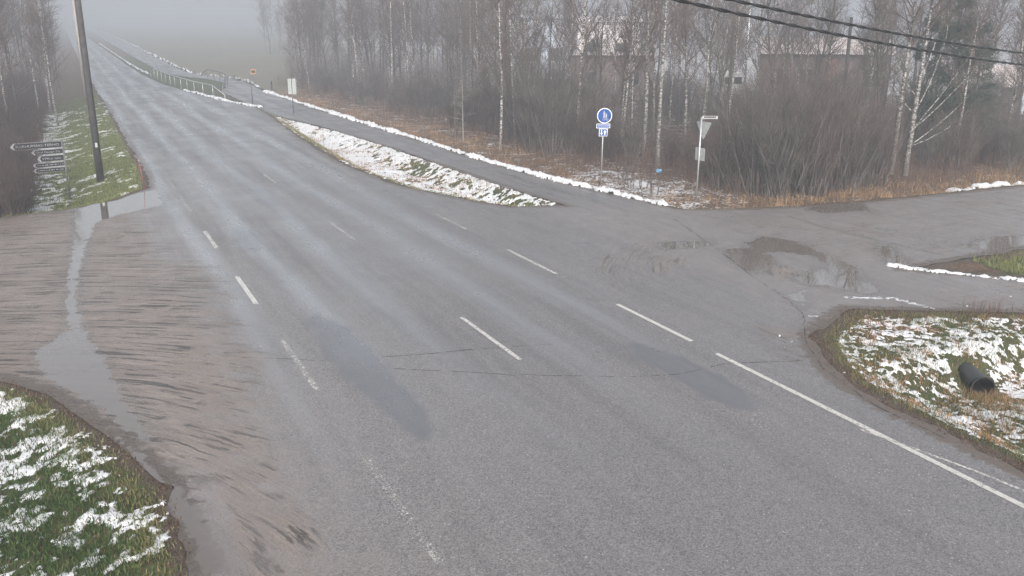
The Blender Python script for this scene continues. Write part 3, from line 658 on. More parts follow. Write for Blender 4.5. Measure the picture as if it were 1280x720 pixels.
def spawn(g, pts, rad, k, t0, t1, ang, length, S, up, wob, r0, r1, tpow=1.):
    B, SS, _ = pts.shape; n = B * k; par = np.repeat(np.arange(B), k); t = t0 + (t1 - t0) * g.uniform(0, 1, n) ** tpow
    ft = t * (SS - 1); i = np.minimum(ft.astype(int), SS - 2); fr_ = (ft - i)[:, None]
    p = pts[par, i] * (1 - fr_) + pts[par, i + 1] * fr_; tan = norm(pts[par, i + 1] - pts[par, i]); pr = rad[par, i] * (1 - fr_[:, 0]) + rad[par, i + 1] * fr_[:, 0]
    rv = norm(g.normal(size=(n, 3))); side = norm(np.cross(tan, rv)); an = np.radians(g.uniform(ang[0], ang[1], n))[:, None]
    d = norm(tan * np.cos(an) + side * np.sin(an)); L = length(t, n); out = np.zeros((n, S, 3)); out[:, 0] = p; seg = (L / (S - 1))[:, None]
    for s in range(1, S):
        d = norm(d + np.array([0, 0, up]) + g.normal(size=(n, 3)) * wob); out[:, s] = out[:, s - 1] + d * seg
    ra = np.minimum(pr * .75, r0)[:, None] * np.linspace(1, r1, S)[None, :]; return out, np.maximum(ra, .0028)
def trunk_line(g, h, r, S=16, lean=.02, wob=.03, x=0, y=0, top=.12, ax=0., ay=0.):
    p = np.zeros((1, S, 3)); d = np.array([ax, ay, 1.]); q = np.array([x, y, -.15])
    for s in range(S):
        p[0, s] = q; d = d / np.linalg.norm(d) + np.array([g.normal() * wob, g.normal() * wob, .05]); q = q + d / np.linalg.norm(d) * h / (S - 1)
    rr = r * (1 - (1 - top) * np.linspace(0, 1, S) ** .9); rr[0] *= 1.35; return p, rr[None, :]
def parts_tree(name, tv, cv, tm, cm, label, cat, group, tname='trunk', cname='crown'):
    e = empty(name, (0, 0, 0), 0, label, cat, group)
    mesh_np(tname, *tv, tm, e); mesh_np(cname, *cv, cm, e); return e
def make_birch(seed, h=15, r=.13, dens=1., start=.28, tm='birch', cm='twig', lean=0., name='birch_tree', droop=-.05):
    g = np.random.default_rng(seed); p, rr = trunk_line(g, h, r, 18, ax=lean, wob=.02)
    k1 = int(38 * dens)
    b1, r1 = spawn(g, p, rr, k1, start, .97, (28, 55), lambda t, n: h * .26 * (1.12 - t) * g.uniform(.6, 1.15, n) + .3, 8, .07, .09, .035, .2)
    b2, r2 = spawn(g, b1, r1, 7, .2, 1., (25, 60), lambda t, n: g.uniform(.5, 1.3, n) * h * .07, 5, .02, .16, .012, .4)
    b3, r3 = spawn(g, b2, r2, 5, .15, 1., (20, 60), lambda t, n: g.uniform(.3, .9, n) * h * .045, 4, droop, .2, .006, .6)
    return parts_tree(name, merge([tubes(p, rr, 9)]), merge([tubes(b1, r1, 4), tubes(b2, r2, 3), tubes(b3, r3, 3)]), M[tm], M[cm], None, 'tree', None)
def make_alder(seed, h=12, r=.11, name='bare_tree'):
    g = np.random.default_rng(seed); p, rr = trunk_line(g, h, r, 16, wob=.045)
    b1, r1 = spawn(g, p, rr, 30, .18, .98, (30, 65), lambda t, n: h * .28 * (1.1 - t) * g.uniform(.5, 1.2, n) + .3, 7, .12, .12, .035, .2)
    b2, r2 = spawn(g, b1, r1, 7, .2, 1., (25, 60), lambda t, n: g.uniform(.4, 1.2, n) * h * .08, 5, .06, .16, .012, .4)
    b3, r3 = spawn(g, b2, r2, 4, .15, 1., (20, 60), lambda t, n: g.uniform(.3, .9, n) * h * .05, 4, .06, .2, .006, .6)
    return parts_tree(name, merge([tubes(p, rr, 7)]), merge([tubes(b1, r1, 4), tubes(b2, r2, 3), tubes(b3, r3, 3)]), M['darkbark'], M['twig_grey'], None, 'tree', None)
def make_shrub(seed, h=3.6, n=22, spread=.55, cm='twig', name='bare_shrub', stem='twig_grey'):
    g = np.random.default_rng(seed); S = 9; P0 = np.zeros((n, S, 3)); a = g.uniform(0, 2 * np.pi, n); rad0 = g.uniform(0, .5, n)
    P0[:, 0, 0] = np.cos(a) * rad0; P0[:, 0, 1] = np.sin(a) * rad0; P0[:, 0, 2] = -.1; sp0 = g.uniform(.05, spread, n)
    d = norm(np.stack([np.cos(a) * sp0, np.sin(a) * sp0, np.ones(n)], 1)); L = h * g.uniform(.65, 1.1, n)
    for s in range(1, S):
        d = norm(d + np.array([0, 0, .03]) + g.normal(size=(n, 3)) * .06); P0[:, s] = P0[:, s - 1] + d * (L / (S - 1))[:, None]
    R0 = g.uniform(.014, .032, n)[:, None] * np.linspace(1, .2, S)[None, :]
    b2, r2 = spawn(g, P0, R0, 9, .2, 1., (18, 50), lambda t, m: g.uniform(.5, 1.2, m) * h * .24, 5, .10, .12, .011, .4)
    b3, r3 = spawn(g, b2, r2, 5, .15, 1., (18, 50), lambda t, m: g.uniform(.3, .9, m) * h * .14, 4, .08, .16, .006, .6)
    return parts_tree(name, tubes(P0, R0, 5), merge([tubes(b2, r2, 3), tubes(b3, r3, 3)]), M[stem], M[cm], None, 'shrub', None, 'stem', 'twigs')
def make_spruce(seed, h=9):
    g = np.random.default_rng(seed); p, rr = trunk_line(g, h, .13, 14, wob=.01)
    b1, r1 = spawn(g, p, rr, 110, .06, .98, (70, 95), lambda t, n: h * .24 * (1.08 - t) * g.uniform(.7, 1.15, n) + .15, 7, .03, .05, .02, .3)
    b2, r2 = spawn(g, b1, r1, 12, .15, 1., (35, 60), lambda t, n: g.uniform(.2, .6, n) * 1.0, 4, -.05, .08, .010, .8)
    b3, r3 = spawn(g, b2, r2, 7, .1, 1., (35, 60), lambda t, n: g.uniform(.10, .22, n), 3, 0., .05, .010, .8); r3 = r3 * 0 + .011
    return parts_tree('spruce_tree', tubes(p, rr, 8), merge([tubes(b1, r1, 3), tubes(b2, r2 * 0 + .012, 3), tubes(b3, r3, 3)]), M['darkbark'], M['needle'], None, 'tree', None)
used = set()
def place(proto, x, y, s=1., label=None, group=None, rz=None, sz=None, dz=0.):
    o = proto if proto.name not in used else copy_tree(proto)
    used.add(proto.name)
    o.location = (x, y, gzs(x, y) + dz); o.rotation_euler = (0, 0, random.uniform(0, 6.28) if rz is None else rz)
    o.scale = (s, s, s * (sz or 1)); tag(o, label, None, group); return o
birch = [make_birch(s, h, r, d, st) for s, h, r, d, st in ((1, 15, .12, 1., .3), (2, 16, .13, .9, .35), (3, 13.5, .10, .9, .3), (4, 14, .10, 1.1, .22))]
slim = [make_birch(s, h, .065, .7, .35, 'birch', 'twig') for s, h in ((11, 11), (12, 9.5))]
grey = [make_birch(s, h, .10, 1., .25, 'birch_grey', 'twig') for s, h in ((21, 14), (22, 12.5), (23, 15))]
alder = [make_alder(s, h) for s, h in ((31, 12), (32, 13), (33, 10))]
shrub = [make_shrub(s, h, n, sp, c) for s, h, n, sp, c in ((41, 4.2, 26, .45, 'twig'), (42, 4.8, 24, .38, 'twig_grey'), (43, 3.4, 24, .6, 'twig'), (44, 4.4, 30, .5, 'twig_grey'))]
redsh = [make_shrub(s, h, 30, .35, 'twig_red', stem='twig_red') for s, h in ((51, 3.4), (52, 2.8))]
sap = [make_shrub(s, h, 5, .35, 'twig', 'sapling') for s, h in ((61, 2.0), (62, 1.5))]

# birches that can be told apart, by the pixel of their foot
notable = [(805, 196, 0, 1.0, 'thick white birch just right of the blue sign, first in its row'),
           (822, 208, 1, .95, 'white birch with mottled bark between the blue sign and the grey triangle sign'),
           (855, 186, 3, 1.0, 'pale birch behind and just left of the grey triangle sign'),
           (874, 190, 2, 1.05, 'pale birch rising directly behind the white street name plate'),
           (1257, 172, 2, .9, 'pale leaning birch by itself near the right edge of the frame')]
for px, py, k, s, lb in notable:
    q = P(px, py); place(birch[k], q[0], q[1], s, lb, 'white birches at the wood edge', rz=px)
slims = [(776, 188, 0, 1., 'slim white birch stem immediately right of the blue sign'), (789, 190, 1, 1.05, 'slim pale birch, second stem to the right of the blue sign'),
         (666, 172, 0, 1.0, 'slim white birch leaning in the dense thicket left of the blue sign'), (616, 160, 1, 1.05, 'slim pale birch at the left end of the tall thicket')]
for px, py, k, s, lb in slims:
    q = P(px, py); place(slim[k], q[0], q[1], s, lb, 'slim birch stems near the blue sign', rz=px * 1.7)
far_b = [(468, 98, 0, 1.1), (482, 105, 2, 1.), (509, 112, 1, 1.1), (528, 118, 3, 1.), (540, 120, 0, 1.), (588, 138, 1, 1.), (406, 104, 2, .9), (372, 121, 3, .55), (700, 150, 2, 1.), (730, 145, 1, 1.), (962, 150, 3, .9), (985, 148, 0, .8), (1004, 146, 2, .85), (912, 150, 0, .95), (848, 150, 1, .9), (1215, 165, 3, .9), (1180, 160, 1, .9), (1082, 160, 0, .85)]
for px, py, k, s in far_b:
    q = P(px, py); place(birch[k], q[0], q[1], s, 'white stemmed birch standing among grey trees deeper in the right wood', 'pale birches deeper in the right wood')
for px, py, k, s in [(14, 118, 0, 1.), (36, 118, 1, 1.05), (24, 112, 2, 1.), (58, 105, 3, .9), (4, 130, 1, 1.)]:
    q = P(px, py); place(birch[k], q[0], q[1], s, 'white stemmed birch in the foggy wood left of the road', 'birches in the left wood')

# the two birches by the side road, modelled singly
def pair(seed, px, py, h, r, ax, ay, label, limbs):
    g = np.random.default_rng(seed); q = P(px, py); p, rr = trunk_line(g, h, r, 20, ax=ax, wob=.012)
    L = []
    for z0, dx, dy, dz_, ln in limbs:
        i = z0 / h * 19; i0 = int(i); b = p[0, i0]; pts = [b]; d = np.array([dx, dy, dz_], float)
        for s in range(9):
            d = d / np.linalg.norm(d) + np.array([0, 0, .045]) + g.normal(size=3) * .05; pts.append(pts[-1] + d / np.linalg.norm(d) * ln / 9)
        L.append(pts)
    e = empty('birch_tree', (q[0], q[1], gzs(*q)), 0, label, 'tree', 'two leaning birches by the side road')
    tv = [tubes(p, rr, 10)]; cr = []
    b1, r1 = spawn(g, p, rr, 34, .42, .98, (30, 60), lambda t, n: h * .30 * (1.12 - t) * g.uniform(.6, 1.15, n) + .3, 8, .05, .09, .035, .2)
    if L:
        lp = np.array(L); lr = np.linspace(.036, .010, 10)[None, :] * np.ones((len(L), 1)); mesh_np('limb', *tubes(lp, lr, 6), M['birch'], e)
        l2, lr2 = spawn(g, lp, lr, 9, .35, 1., (20, 60), lambda t, n: g.uniform(.5, 1.3, n), 5, 0., .16, .010, .4); cr.append(tubes(l2, lr2, 3))
        l3, lr3 = spawn(g, l2, lr2, 4, .15, 1., (20, 60), lambda t, n: g.uniform(.3, .8, n), 4, -.04, .2, .005, .6); cr.append(tubes(l3, lr3, 3))
    b2, r2 = spawn(g, b1, r1, 8, .2, 1., (25, 60), lambda t, n: g.uniform(.5, 1.3, n) * h * .07, 5, .02, .16, .012, .4)
    b3, r3 = spawn(g, b2, r2, 5, .15, 1., (20, 60), lambda t, n: g.uniform(.3, .9, n) * h * .05, 4, -.05, .2, .0055, .6)
    mesh_np('trunk', *merge(tv), M['birch'], e); mesh_np('crown', *merge([tubes(b1, r1, 4), tubes(b2, r2, 3), tubes(b3, r3, 3)] + cr), M['twig'], e)
    return e
rx, ry = cy_, -sy_      # direction to the right in the picture
pair(71, 1114, 217, 14, .125, .03 * rx, .03 * ry, 'left of the two white birches behind the right side road, bare below', [])
pair(72, 1131, 219, 14.5, .135, .05 * rx, .05 * ry, 'right of the two white birches behind the right side road, long white limbs reaching right',
     [(1.9, rx, ry, .75, 3.4), (2.5, rx, ry, .95, 4.4), (2.7, rx * .9, ry * .9, 1.1, 4.6), (3.6, rx * .5, ry * .5, 1.4, 4.2), (1.6, rx, ry, .35, 2.6), (4.6, rx * .4, ry * .4, 1.3, 4.), (3.2, -rx, -ry, .7, 2.4), (4.2, -rx, -ry, .9, 2.2)])
q = P(579, 177); g = np.random.default_rng(80); p, rr = trunk_line(g, 4.2, .05, 14, wob=.01)
b1, r1 = spawn(g, p, rr, 26, .12, .98, (70, 100), lambda t, n: .3 + 1.5 * (1.05 - t) * g.uniform(.6, 1.1, n), 6, .02, .06, .014, .3)
b2, r2 = spawn(g, b1, r1, 5, .2, 1., (30, 60), lambda t, n: g.uniform(.15, .4, n), 3, 0, .1, .006, .6)
M['deadwood'] = simple('pale_dead_wood', (.20, .185, .17), .8, .25, 6)
e = parts_tree('dead_tree', tubes(p, rr, 6), merge([tubes(b1, r1, 3), tubes(b2, r2, 3)]), M['deadwood'], M['deadwood'], 'small pale dead tree with level branches beside the path snow bank', 'tree', None); e.location = (*q, gzs(*q))
spr = make_spruce(81); first = True
for px, py, s, lb in ((1182, 196, 1.0, 'dark green spruce behind the long white birch limbs'), (1150, 185, .85, 'smaller dark green spruce just left of and behind the larger one'), (1212, 176, .8, 'dark green spruce furthest right behind the birches')):
    q = P(px, py); place(spr, q[0], q[1], s, lb, 'spruces behind the roadside birches')

# thickets, by the pixel of their foot
def thicket(lst, protos, label, group):
    for px, py, s in lst:
        q = P(px, py); place(random.choice(protos), q[0], q[1], s * random.uniform(.9, 1.1), label, group)
j = lambda a: a + random.uniform(-6, 6)
A_ = [(j(px), py + random.uniform(-5, 5), s) for px, py, s in [(640, 178, 1.05), (655, 182, 1.1), (672, 186, 1.15), (690, 190, 1.1), (708, 190, 1.05), (725, 188, .95), (740, 186, .85), (622, 172, 1.), (605, 166, .95), (590, 160, .9), (665, 170, 1.2), (700, 175, 1.15), (680, 165, 1.2), (640, 165, 1.1), (735, 172, .95)]]
thicket(A_, shrub, 'tall brown thicket shrub beside the path, left of the blue sign', 'thicket shrubs left of the blue sign')
B_ = [(j(px), py + random.uniform(-4, 4), s) for px, py, s in [(905, 236, .8), (925, 240, .9), (942, 243, .95), (962, 245, 1.), (980, 246, 1.), (1000, 245, 1.), (1020, 243, 1.), (1040, 240, .95), (1060, 238, .95), (1080, 234, .9), (1098, 230, .85), (930, 226, 1.), (955, 228, 1.05), (990, 230, 1.1), (1015, 228, 1.1), (1045, 225, 1.1), (1070, 222, 1.05), (1010, 215, 1.2), (965, 214, 1.1), (1040, 212, 1.2)]]
thicket(B_, shrub, 'grey brown bare shrub in the dense clump behind the right side road', 'shrub clump by the right side road')
C_ = [(j(px), py + random.uniform(-3, 3), s) for px, py, s in [(1150, 214, .55), (1175, 212, .6), (1200, 208, .6), (1225, 206, .55), (1250, 202, .6), (1275, 198, .6), (1165, 200, .7), (1190, 196, .7), (1240, 190, .7), (1270, 186, .7), (1100, 216, .6), (1215, 188, .7)]]
thicket(C_, shrub + redsh, 'low dark shrub on the bank right of the two roadside birches', 'low shrubs right of the roadside birches')
D_ = [(j(px), py + random.uniform(-4, 4), random.uniform(.45, .75)) for px, py in [(770, 206), (790, 204), (838, 210), (858, 214), (885, 224), (760, 196), (905, 224), (850, 198), (815, 194), (745, 196), (780, 190), (835, 186), (880, 196), (905, 196)]]
thicket(D_, shrub + redsh, 'low reddish shrub among the birches between the two sign posts', 'low shrubs among the birches')
for px, py, s, k, lb in ((795, 236, 1., 0, 'bare sapling in the clearing between the two sign posts, left one'), (818, 246, 1.05, 1, 'dark sapling by the snow bank with a pale blue scrap caught in it'), (778, 228, .8, 0, 'small sapling right behind the snow bank by the blue sign'), (925, 250, .7, 1, 'short sapling at the grass edge right of the triangle sign')):
    q = P(px, py); place(sap[k], q[0], q[1], s, lb, 'saplings in the clearing')
E_ = []
for i in range(34):
    px = 365 + i * 7.2 + random.uniform(-5, 5); E_.append((px, np.interp(px, [365, 430, 580, 620], [110, 126, 163, 172]) - random.uniform(0, 14), random.uniform(.55, .95)))
thicket(E_, shrub + redsh, 'grey brown shrub in the foggy thicket beyond the path snow bank', 'foggy thicket beyond the path')
L_ = []
for i in range(70):
    yy = 37.0 + 60 * (i / 70) ** 1.2; xx = -2.3 - random.uniform(0, 2.6) - .012 * (yy - 36); L_.append((xx, yy, random.uniform(.55, 1.)))
for xx, yy, s in L_: place(random.choice(redsh), xx, yy, s, 'reddish brown bare shrub in the thicket left of the direction sign', 'red brown thicket on the left')
# woods, filled at random
cnt = 0
def wood(n, fn, protos, smin, smax, label, group, mind=1.6):
    pts = []
    tries = 0
    while len(pts) < n and tries < 40000:
        tries += 1; x, y = fn()
        if pavd(np.array([x]), np.array([y]))[0] < 3: continue
        if any((x - a) ** 2 + (y - b) ** 2 < mind ** 2 for a, b in pts): continue
        pts.append((x, y)); place(random.choice(protos), x, y, random.uniform(smin, smax), label, group)
def f_right():
    px = random.uniform(560, 1300); dd = 52 + 70 * random.random() ** 1.2; return col_at(px, dd)
def f_mid():
    px = random.uniform(365, 600); dd = random.uniform(np.interp(px, [365, 600], [102, 66]), 150); return col_at(px, dd)
def f_left():
    y = random.uniform(50, 150); return (random.uniform(-9 - .14 * y, -3.2 if y < 75 else -.8), y)
wood(135, f_right, alder + grey, .7, 1.05, 'bare grey tree in the depth of the right wood, one of many alike', 'bare trees of the right wood', 2.)
wood(85, f_mid, alder + grey, .85, 1.15, 'bare tree fading into fog beyond the path, one of many alike', 'foggy trees beyond the path', 1.8)
wood(120, f_left, alder + grey, .75, 1.1, 'bare tree fading into fog in the left wood, one of many alike', 'trees of the left wood', 1.8)
def f_far():
    px = random.uniform(330, 420); return col_at(px, random.uniform(150, 260))
wood(24, f_far, alder + grey, .9, 1.2, 'faint bare tree far off at the edge of the open field', 'faint trees past the field', 3)
def f_shr():
    px = random.uniform(620, 1300); return col_at(px, random.uniform(50, 85))
wood(70, f_shr, shrub, .6, 1., 'bare brown shrub under the trees of the right wood, one of many alike', 'understorey shrubs of the right wood', 1.4)

# ------------------------------------------------------------------ culvert
cx, cyy = 16.1, 11.25; cz = gzs(cx, cyy)
e = empty('culvert_pipe', (cx, cyy, 0), R(-27), 'black ribbed plastic culvert pipe opening into the snowy ditch', 'pipe')
n = 28; V = []; Fc = []
ys = []; rr_ = []
for i in range(34):
    ys.append(.0 + i * .12); rr_.append(.26 + .014 * math.sin(i * math.pi / 1.0 + .5) * (1 if i % 2 else -1))
zc = cz + .20
mo = MB()
ring = lambda y, r: [(r * math.cos(2 * math.pi * k / n), y, zc + r * math.sin(2 * math.pi * k / n)) for k in range(n)]
rows = [ring(0, .228)] + [ring(0, .26)] + [ring(ys[i], rr_[i]) for i in range(34)]
vs = [p_ for r_ in rows for p_ in r_]; fs = [(a * n + k, a * n + (k + 1) % n, (a + 1) * n + (k + 1) % n, (a + 1) * n + k) for a in range(len(rows) - 1) for k in range(n)]
mo.add(vs, fs).build('outer_wall', M['plastic'], e, True)
mi = MB(); rows = [ring(y_, .228) for y_ in (0, 1., 2., 4.1)]; vs = [p_ for r_ in rows for p_ in r_]
fs = [(a * n + (k + 1) % n, a * n + k, (a + 1) * n + k, (a + 1) * n + (k + 1) % n) for a in range(3) for k in range(n)] + [tuple(3 * n + k for k in range(n))]
mi.add(vs, fs).build('inner_wall', M['plastic'], e, True)
x, y, pd = scatter(1500, cx - .7, cx + .7, cyy - .8, cyy + .2, lambda x, y, pd: np.exp(-((x - cx + .1) ** 2 + (y - cyy + .25) ** 2) * 5.))
blades('dry_grass', x, y, rs.uniform(.08, .24, len(x)), .006 + 0 * x, .7, MD, rs.beta(2, 2, len(x)), 'dead grass tuft hanging over the mouth of the culvert pipe', 'dry grass')
def weeds(px, py, n, h, label):
    q = P(px, py); x = q[0] + rs.normal(size=n) * .5; y = q[1] + rs.normal(size=n) * .18
    blades('dead_weeds', x, y, rs.uniform(.3, 1, n) * h, .008 + 0 * x, .4, MW, rs.beta(2, 2, n), label, 'weeds')
weeds(1235, 392, 90, .55, 'thin dark dead weeds standing on the top edge of the snowy ditch')
weeds(1255, 322, 60, .6, 'thin dead weeds standing on the grassy corner by the side road')
weeds(1110, 400, 60, .3, 'dark weeds at the corner where ditch and side road meet')

# ------------------------------------------------------------------ road markings and cracks
def strip(name, pts, w, mat, wear=0., dz=.009, nsub=12, jit=0.):
    V = []; Fq = []; W = []
    P_ = []
    for (ax, ay), (bx, by) in zip(pts[:-1], pts[1:]):
        k = max(2, int(math.hypot(bx - ax, by - ay) / .25))
        for i in range(k): P_.append((ax + (bx - ax) * i / k, ay + (by - ay) * i / k))
    P_.append(pts[-1])
    for i, (x, y) in enumerate(P_):
        a = P_[max(i - 1, 0)]; b = P_[min(i + 1, len(P_) - 1)]; tx, ty = b[0] - a[0], b[1] - a[1]; l = math.hypot(tx, ty) or 1
        nx, ny = -ty / l, tx / l; jj = random.uniform(-jit, jit); ww = w * (random.uniform(.4, 1.2) if jit else 1)
        for s in (-1, 1): V.append((x + nx * (s * ww / 2 + jj), y + ny * (s * ww / 2 + jj), float(zt(y)) + dz)); W.append(wear)
    for i in range(len(P_) - 1): Fq.append((2 * i + 1, 2 * i, 2 * i + 2, 2 * i + 3))
    V = np.array(V); Fq = np.array(Fq); c = V[Fq[0]]
    if np.cross(c[1] - c[0], c[2] - c[0])[2] < 0: Fq = Fq[:, ::-1]
    o = mesh_np(name, V, Fq, mat, None, dict(wear=W)); return tag(o, kind='structure')
for k in range(14):
    y0 = 15.45 + 12 * k; xx = 7.62 - (0 if y0 < 50 else min(.9, (y0 - 50) * .022)); strip('lane_marking', [(xx, y0), (xx, y0 + 3.1)], .10, M['paint'], .16 if k == 0 else (.24 if k < 5 else .18))
strip('lane_marking', [(7.62, 19), (7.60, 31)], .035, M['paint'], .36)
for y0, y1, w in ((40, 44.2, .3), (34.4, 38.2, .3), (28.1, 30.8, .2), (21.7, 24.5, .14), (15.6, 18.8, .28), (9.4, 12.6, .335)):
    strip('lane_marking', [(3.5, y0), (3.5, y1)], .12, M['paint'], w)
for y0, y1, w in ((27.3, 30.2, .27), (21, 24.1, .2), (14.85, 17.85, .10), (-5, 14.0, .13), (33.5, 36.5, .32), (45.5, 48.5, .32)):
    strip('lane_marking', [(11.45, y0), (11.45, y1)], .115, M['paint'], w)
strip('lane_marking', [PF(1075, 537), PF(1140, 560), PF(1215, 588), PF(1300, 622)], .06, M['paint'], .22)
for pts in ([(302, 447), (405, 451)], [(470, 447), (520, 444), (560, 440), (600, 436), (690, 431)], [(492, 461), (560, 464), (640, 469), (720, 470), (790, 471)],
            [(790, 471), (850, 468), (905, 455), (1000, 451)], [(845, 275), (880, 300), (905, 318), (940, 345), (985, 375), (1004, 392), (1008, 430), (1030, 462), (1090, 505), (1180, 548)],
            [(985, 270), (1050, 290), (1120, 305), (1180, 320)], [(1000, 258), (1060, 262)], [(640, 220), (690, 236), (780, 262), (845, 275)], [(560, 208), (620, 214), (650, 222)]):
    strip('pavement_crack', [PF(*q) for q in pts], .027, M['crack'], 0, .008, jit=.022)

# ------------------------------------------------------------------ poles, signs, rails
def utility_pole(px, py, h, r, label, mat='pole', group='poles along the left verge'):
    q = P(px, py); e = empty('utility_pole', (*q, gzs(*q)), 0, label, 'pole', group)
    MB().tube([(0, 0, -.4), (0, 0, h * .5), (0, 0, h)], [r, r * .88, r * .74], 16).build('shaft', M[mat], e, True); return e, q
e, q = utility_pole(126, 227, 9.8, .165, 'tall brown wooden utility pole on the green verge, the nearer one')
m = MB()
for k in range(3): m.tube([(-.17 + 0, -.02, 8.9 + k * .25), (-.30, -.02, 8.95 + k * .25)], .03, 8)
m.build('insulator', M['galv'], e)
MB().box((-.05, -.185, 1.6), (.05, -.16, 1.8)).build('number_plate', M['galv'], e)
e, q = utility_pole(107, 121, 9.6, .17, 'pale grey lamp pole further up the verge with an arm over the road', 'stake')
MB().tube([(0, 0, 9.2), (1.0, -.05, 9.45), (2.1, -.1, 9.6)], .045, 8).build('arm', M['darksteel'], e)
lm = MB(); lm.tube([(2.0, -.1, 9.62), (2.2, -.1, 9.66), (2.7, -.1, 9.70), (2.85, -.1, 9.70)], [.05, .13, .14, .05], 10); lm.build('lamp_head', M['galv'], e, True)
q = P(1063, 160); d0 = col_at(1063, 62)
e = empty('utility_pole', (*d0, gzs(*d0)), 0, 'dark slender utility pole standing in the right wood behind the shrubs', 'pole')
MB().tube([(0, 0, -.3), (0, 0, 7.6)], [.13, .10], 12).build('shaft', M['pole'], e, True); MB().box((-.5, -.04, 7.1), (.5, .04, 7.2)).build('crossarm', M['pole'], e)

def text_mesh(txt, size, mat, parent, loc, rot, name='lettering', ext=.002, shear=0., cw=1.):
    cu = bpy.data.curves.new('txt', 'FONT'); cu.body = txt; cu.size = size; cu.extrude = ext; cu.align_x = 'LEFT'; cu.align_y = 'CENTER'; cu.offset = 0
    o = bpy.data.objects.new('tmp', cu); C.objects.link(o); bpy.context.view_layer.update()
    me = bpy.data.meshes.new_from_object(o.evaluated_get(bpy.context.evaluated_depsgraph_get())); bpy.data.objects.remove(o)
    me.materials.clear(); t = link(name, me, parent, mat); t.location = loc; t.rotation_euler = rot
    w = max(v.co.x for v in me.vertices) - min(v.co.x for v in me.vertices); return t, w
# direction sign: boards point to -x, seen from -y side
q = P(88, 251); ang = R(11.5)
e = empty('direction_sign', (*q, gzs(*q)), ang, 'post with five black and white arrow boards pointing left into the side road', 'sign')
MB().tube([(0, 0, -.2), (0, 0, 2.62)], .038, 12).build('post', M['darksteel'], e, True)
def arrow_board(zc, L, h, txt, tip, dx=0., y=-.055):
    x1 = -.03 + dx; x0 = x1 - L
    poly = [(x1, zc - h / 2), (x1, zc + h / 2), (x0 + tip, zc + h / 2), (x0, zc), (x0 + tip, zc - h / 2)]
    b = MB().prism(poly, y, y + .022).build('board', M['letter'], e)
    k = .012; t2 = tip + .05
    inn = [(x1 - k, zc - h / 2 + k), (x1 - k, zc + h / 2 - k), (x0 + t2, zc + h / 2 - k), (x0 + t2 * .62, zc), (x0 + t2, zc - h / 2 + k)]
    MB().prism(inn, y - .006, y - .001).build('face', M['black'], b)
    MB().prism([(x0 + tip * .05 + .0, zc + h * .62 / 2 + .03), (x0 - .02, zc + h * .62 / 2 + .03), (x0 - .02, zc + .01), (x0 - .012, zc)], y, y + .02)
    if txt:
        t, w = text_mesh(txt, h * .52, M['letter'], b, (0, 0, 0), (R(90), 0, 0)); avail = L - t2 - .12
        t.location = (x0 + t2 + .01, y - .0085, zc - h * .02); t.scale = (avail / w, 1, 1)
    else:
        m = MB(); xx = x0 + t2 + .03; g = random.Random(int(zc * 1000))
        while xx < x1 - .08:
            w = g.uniform(.02, .05); hh = h * g.uniform(.08, .14); m.box((xx, y - .010, zc - hh), (xx + w, y - .007, zc + hh * g.uniform(.5, 1))); xx += w + g.choice([.012, .012, .014, .05])
        m.build('lettering', M['letter'], b)
arrow_board(2.42, 1.93, .265, 'KARHUMÄKI-TERHO', .13, -.02)
arrow_board(2.135, 1.20, .20, 'Oral Design Oy', .10)
arrow_board(1.86, 1.02, .245, 'VPK:n talo', .12)
arrow_board(1.60, 1.22, .17, None, .10); arrow_board(1.385, 1.24, .17, None, .10)
MB().box((-.95, -.052, 2.262), (-.05, -.036, 2.285)).build('bracket', M['galv'], e); MB().box((-.85, -.052, 1.482), (-.05, -.036, 1.512)).build('bracket', M['galv'], e)

# blue cycle and foot path sign
q = P(751, 229); az = math.atan2(q[0], q[1]); e = empty('path_sign', (*q, gzs(*q)), -az * .75, 'round blue walking and cycling sign over two small blue plates on a steel post', 'sign')
MB().tube([(0, 0, -.2), (.055, 0, 3.32)], .032, 12).build('post', M['galv'], e, True)
def disc(r, y0, y1, zc, xc, n=40): return [(xc + r * math.cos(2 * math.pi * k / n), zc + r * math.sin(2 * math.pi * k / n)) for k in range(n)]
D0 = MB().prism(disc(.335, 0, 0, 3.05, .08), -.06, -.04).build('disc', M['white'], e)
MB().prism(disc(.308, 0, 0, 3.05, .08), -.066, -.061).build('face', M['blue'], D0)
fg = MB(); Y0, Y1 = -.071, -.067; X0 = .06
fg.prism(disc(.036, 0, 0, 3.275, X0, 16), Y0, Y1)
fg.prism([(X0 - .055, 3.235), (X0 + .045, 3.235), (X0 + .04, 3.08), (X0 + .05, 2.93), (X0 + .01, 2.93), (X0 - .005, 3.05), (X0 - .025, 2.93), (X0 - .065, 2.93), (X0 - .045, 3.08)], Y0, Y1)
fg.prism(disc(.026, 0, 0, 3.155, X0 + .11, 14), Y0, Y1)
fg.prism([(X0 + .075, 3.125), (X0 + .145, 3.125), (X0 + .15, 3.03), (X0 + .135, 2.93), (X0 + .085, 2.93), (X0 + .072, 3.03)], Y0, Y1)
for xc in (-.055, .155):
    o1 = disc(.062, 0, 0, 2.835, .08 + xc, 20); i1 = disc(.044, 0, 0, 2.835, .08 + xc, 20); b = len(fg.v)
    fg.v += [(a, Y0, c) for a, c in o1] + [(a, Y0, c) for a, c in i1]; fg.f += [(b + k, b + (k + 1) % 20, b + 20 + (k + 1) % 20, b + 20 + k) for k in range(20)]
fg.tube([(.025, Y0, 2.835), (.08, Y0, 2.90), (.20, Y0, 2.895), (.235, Y0, 2.835)], .009, 5); fg.tube([(.08, Y0, 2.90), (.12, Y0, 2.83), (.20, Y0, 2.895)], .008, 5)
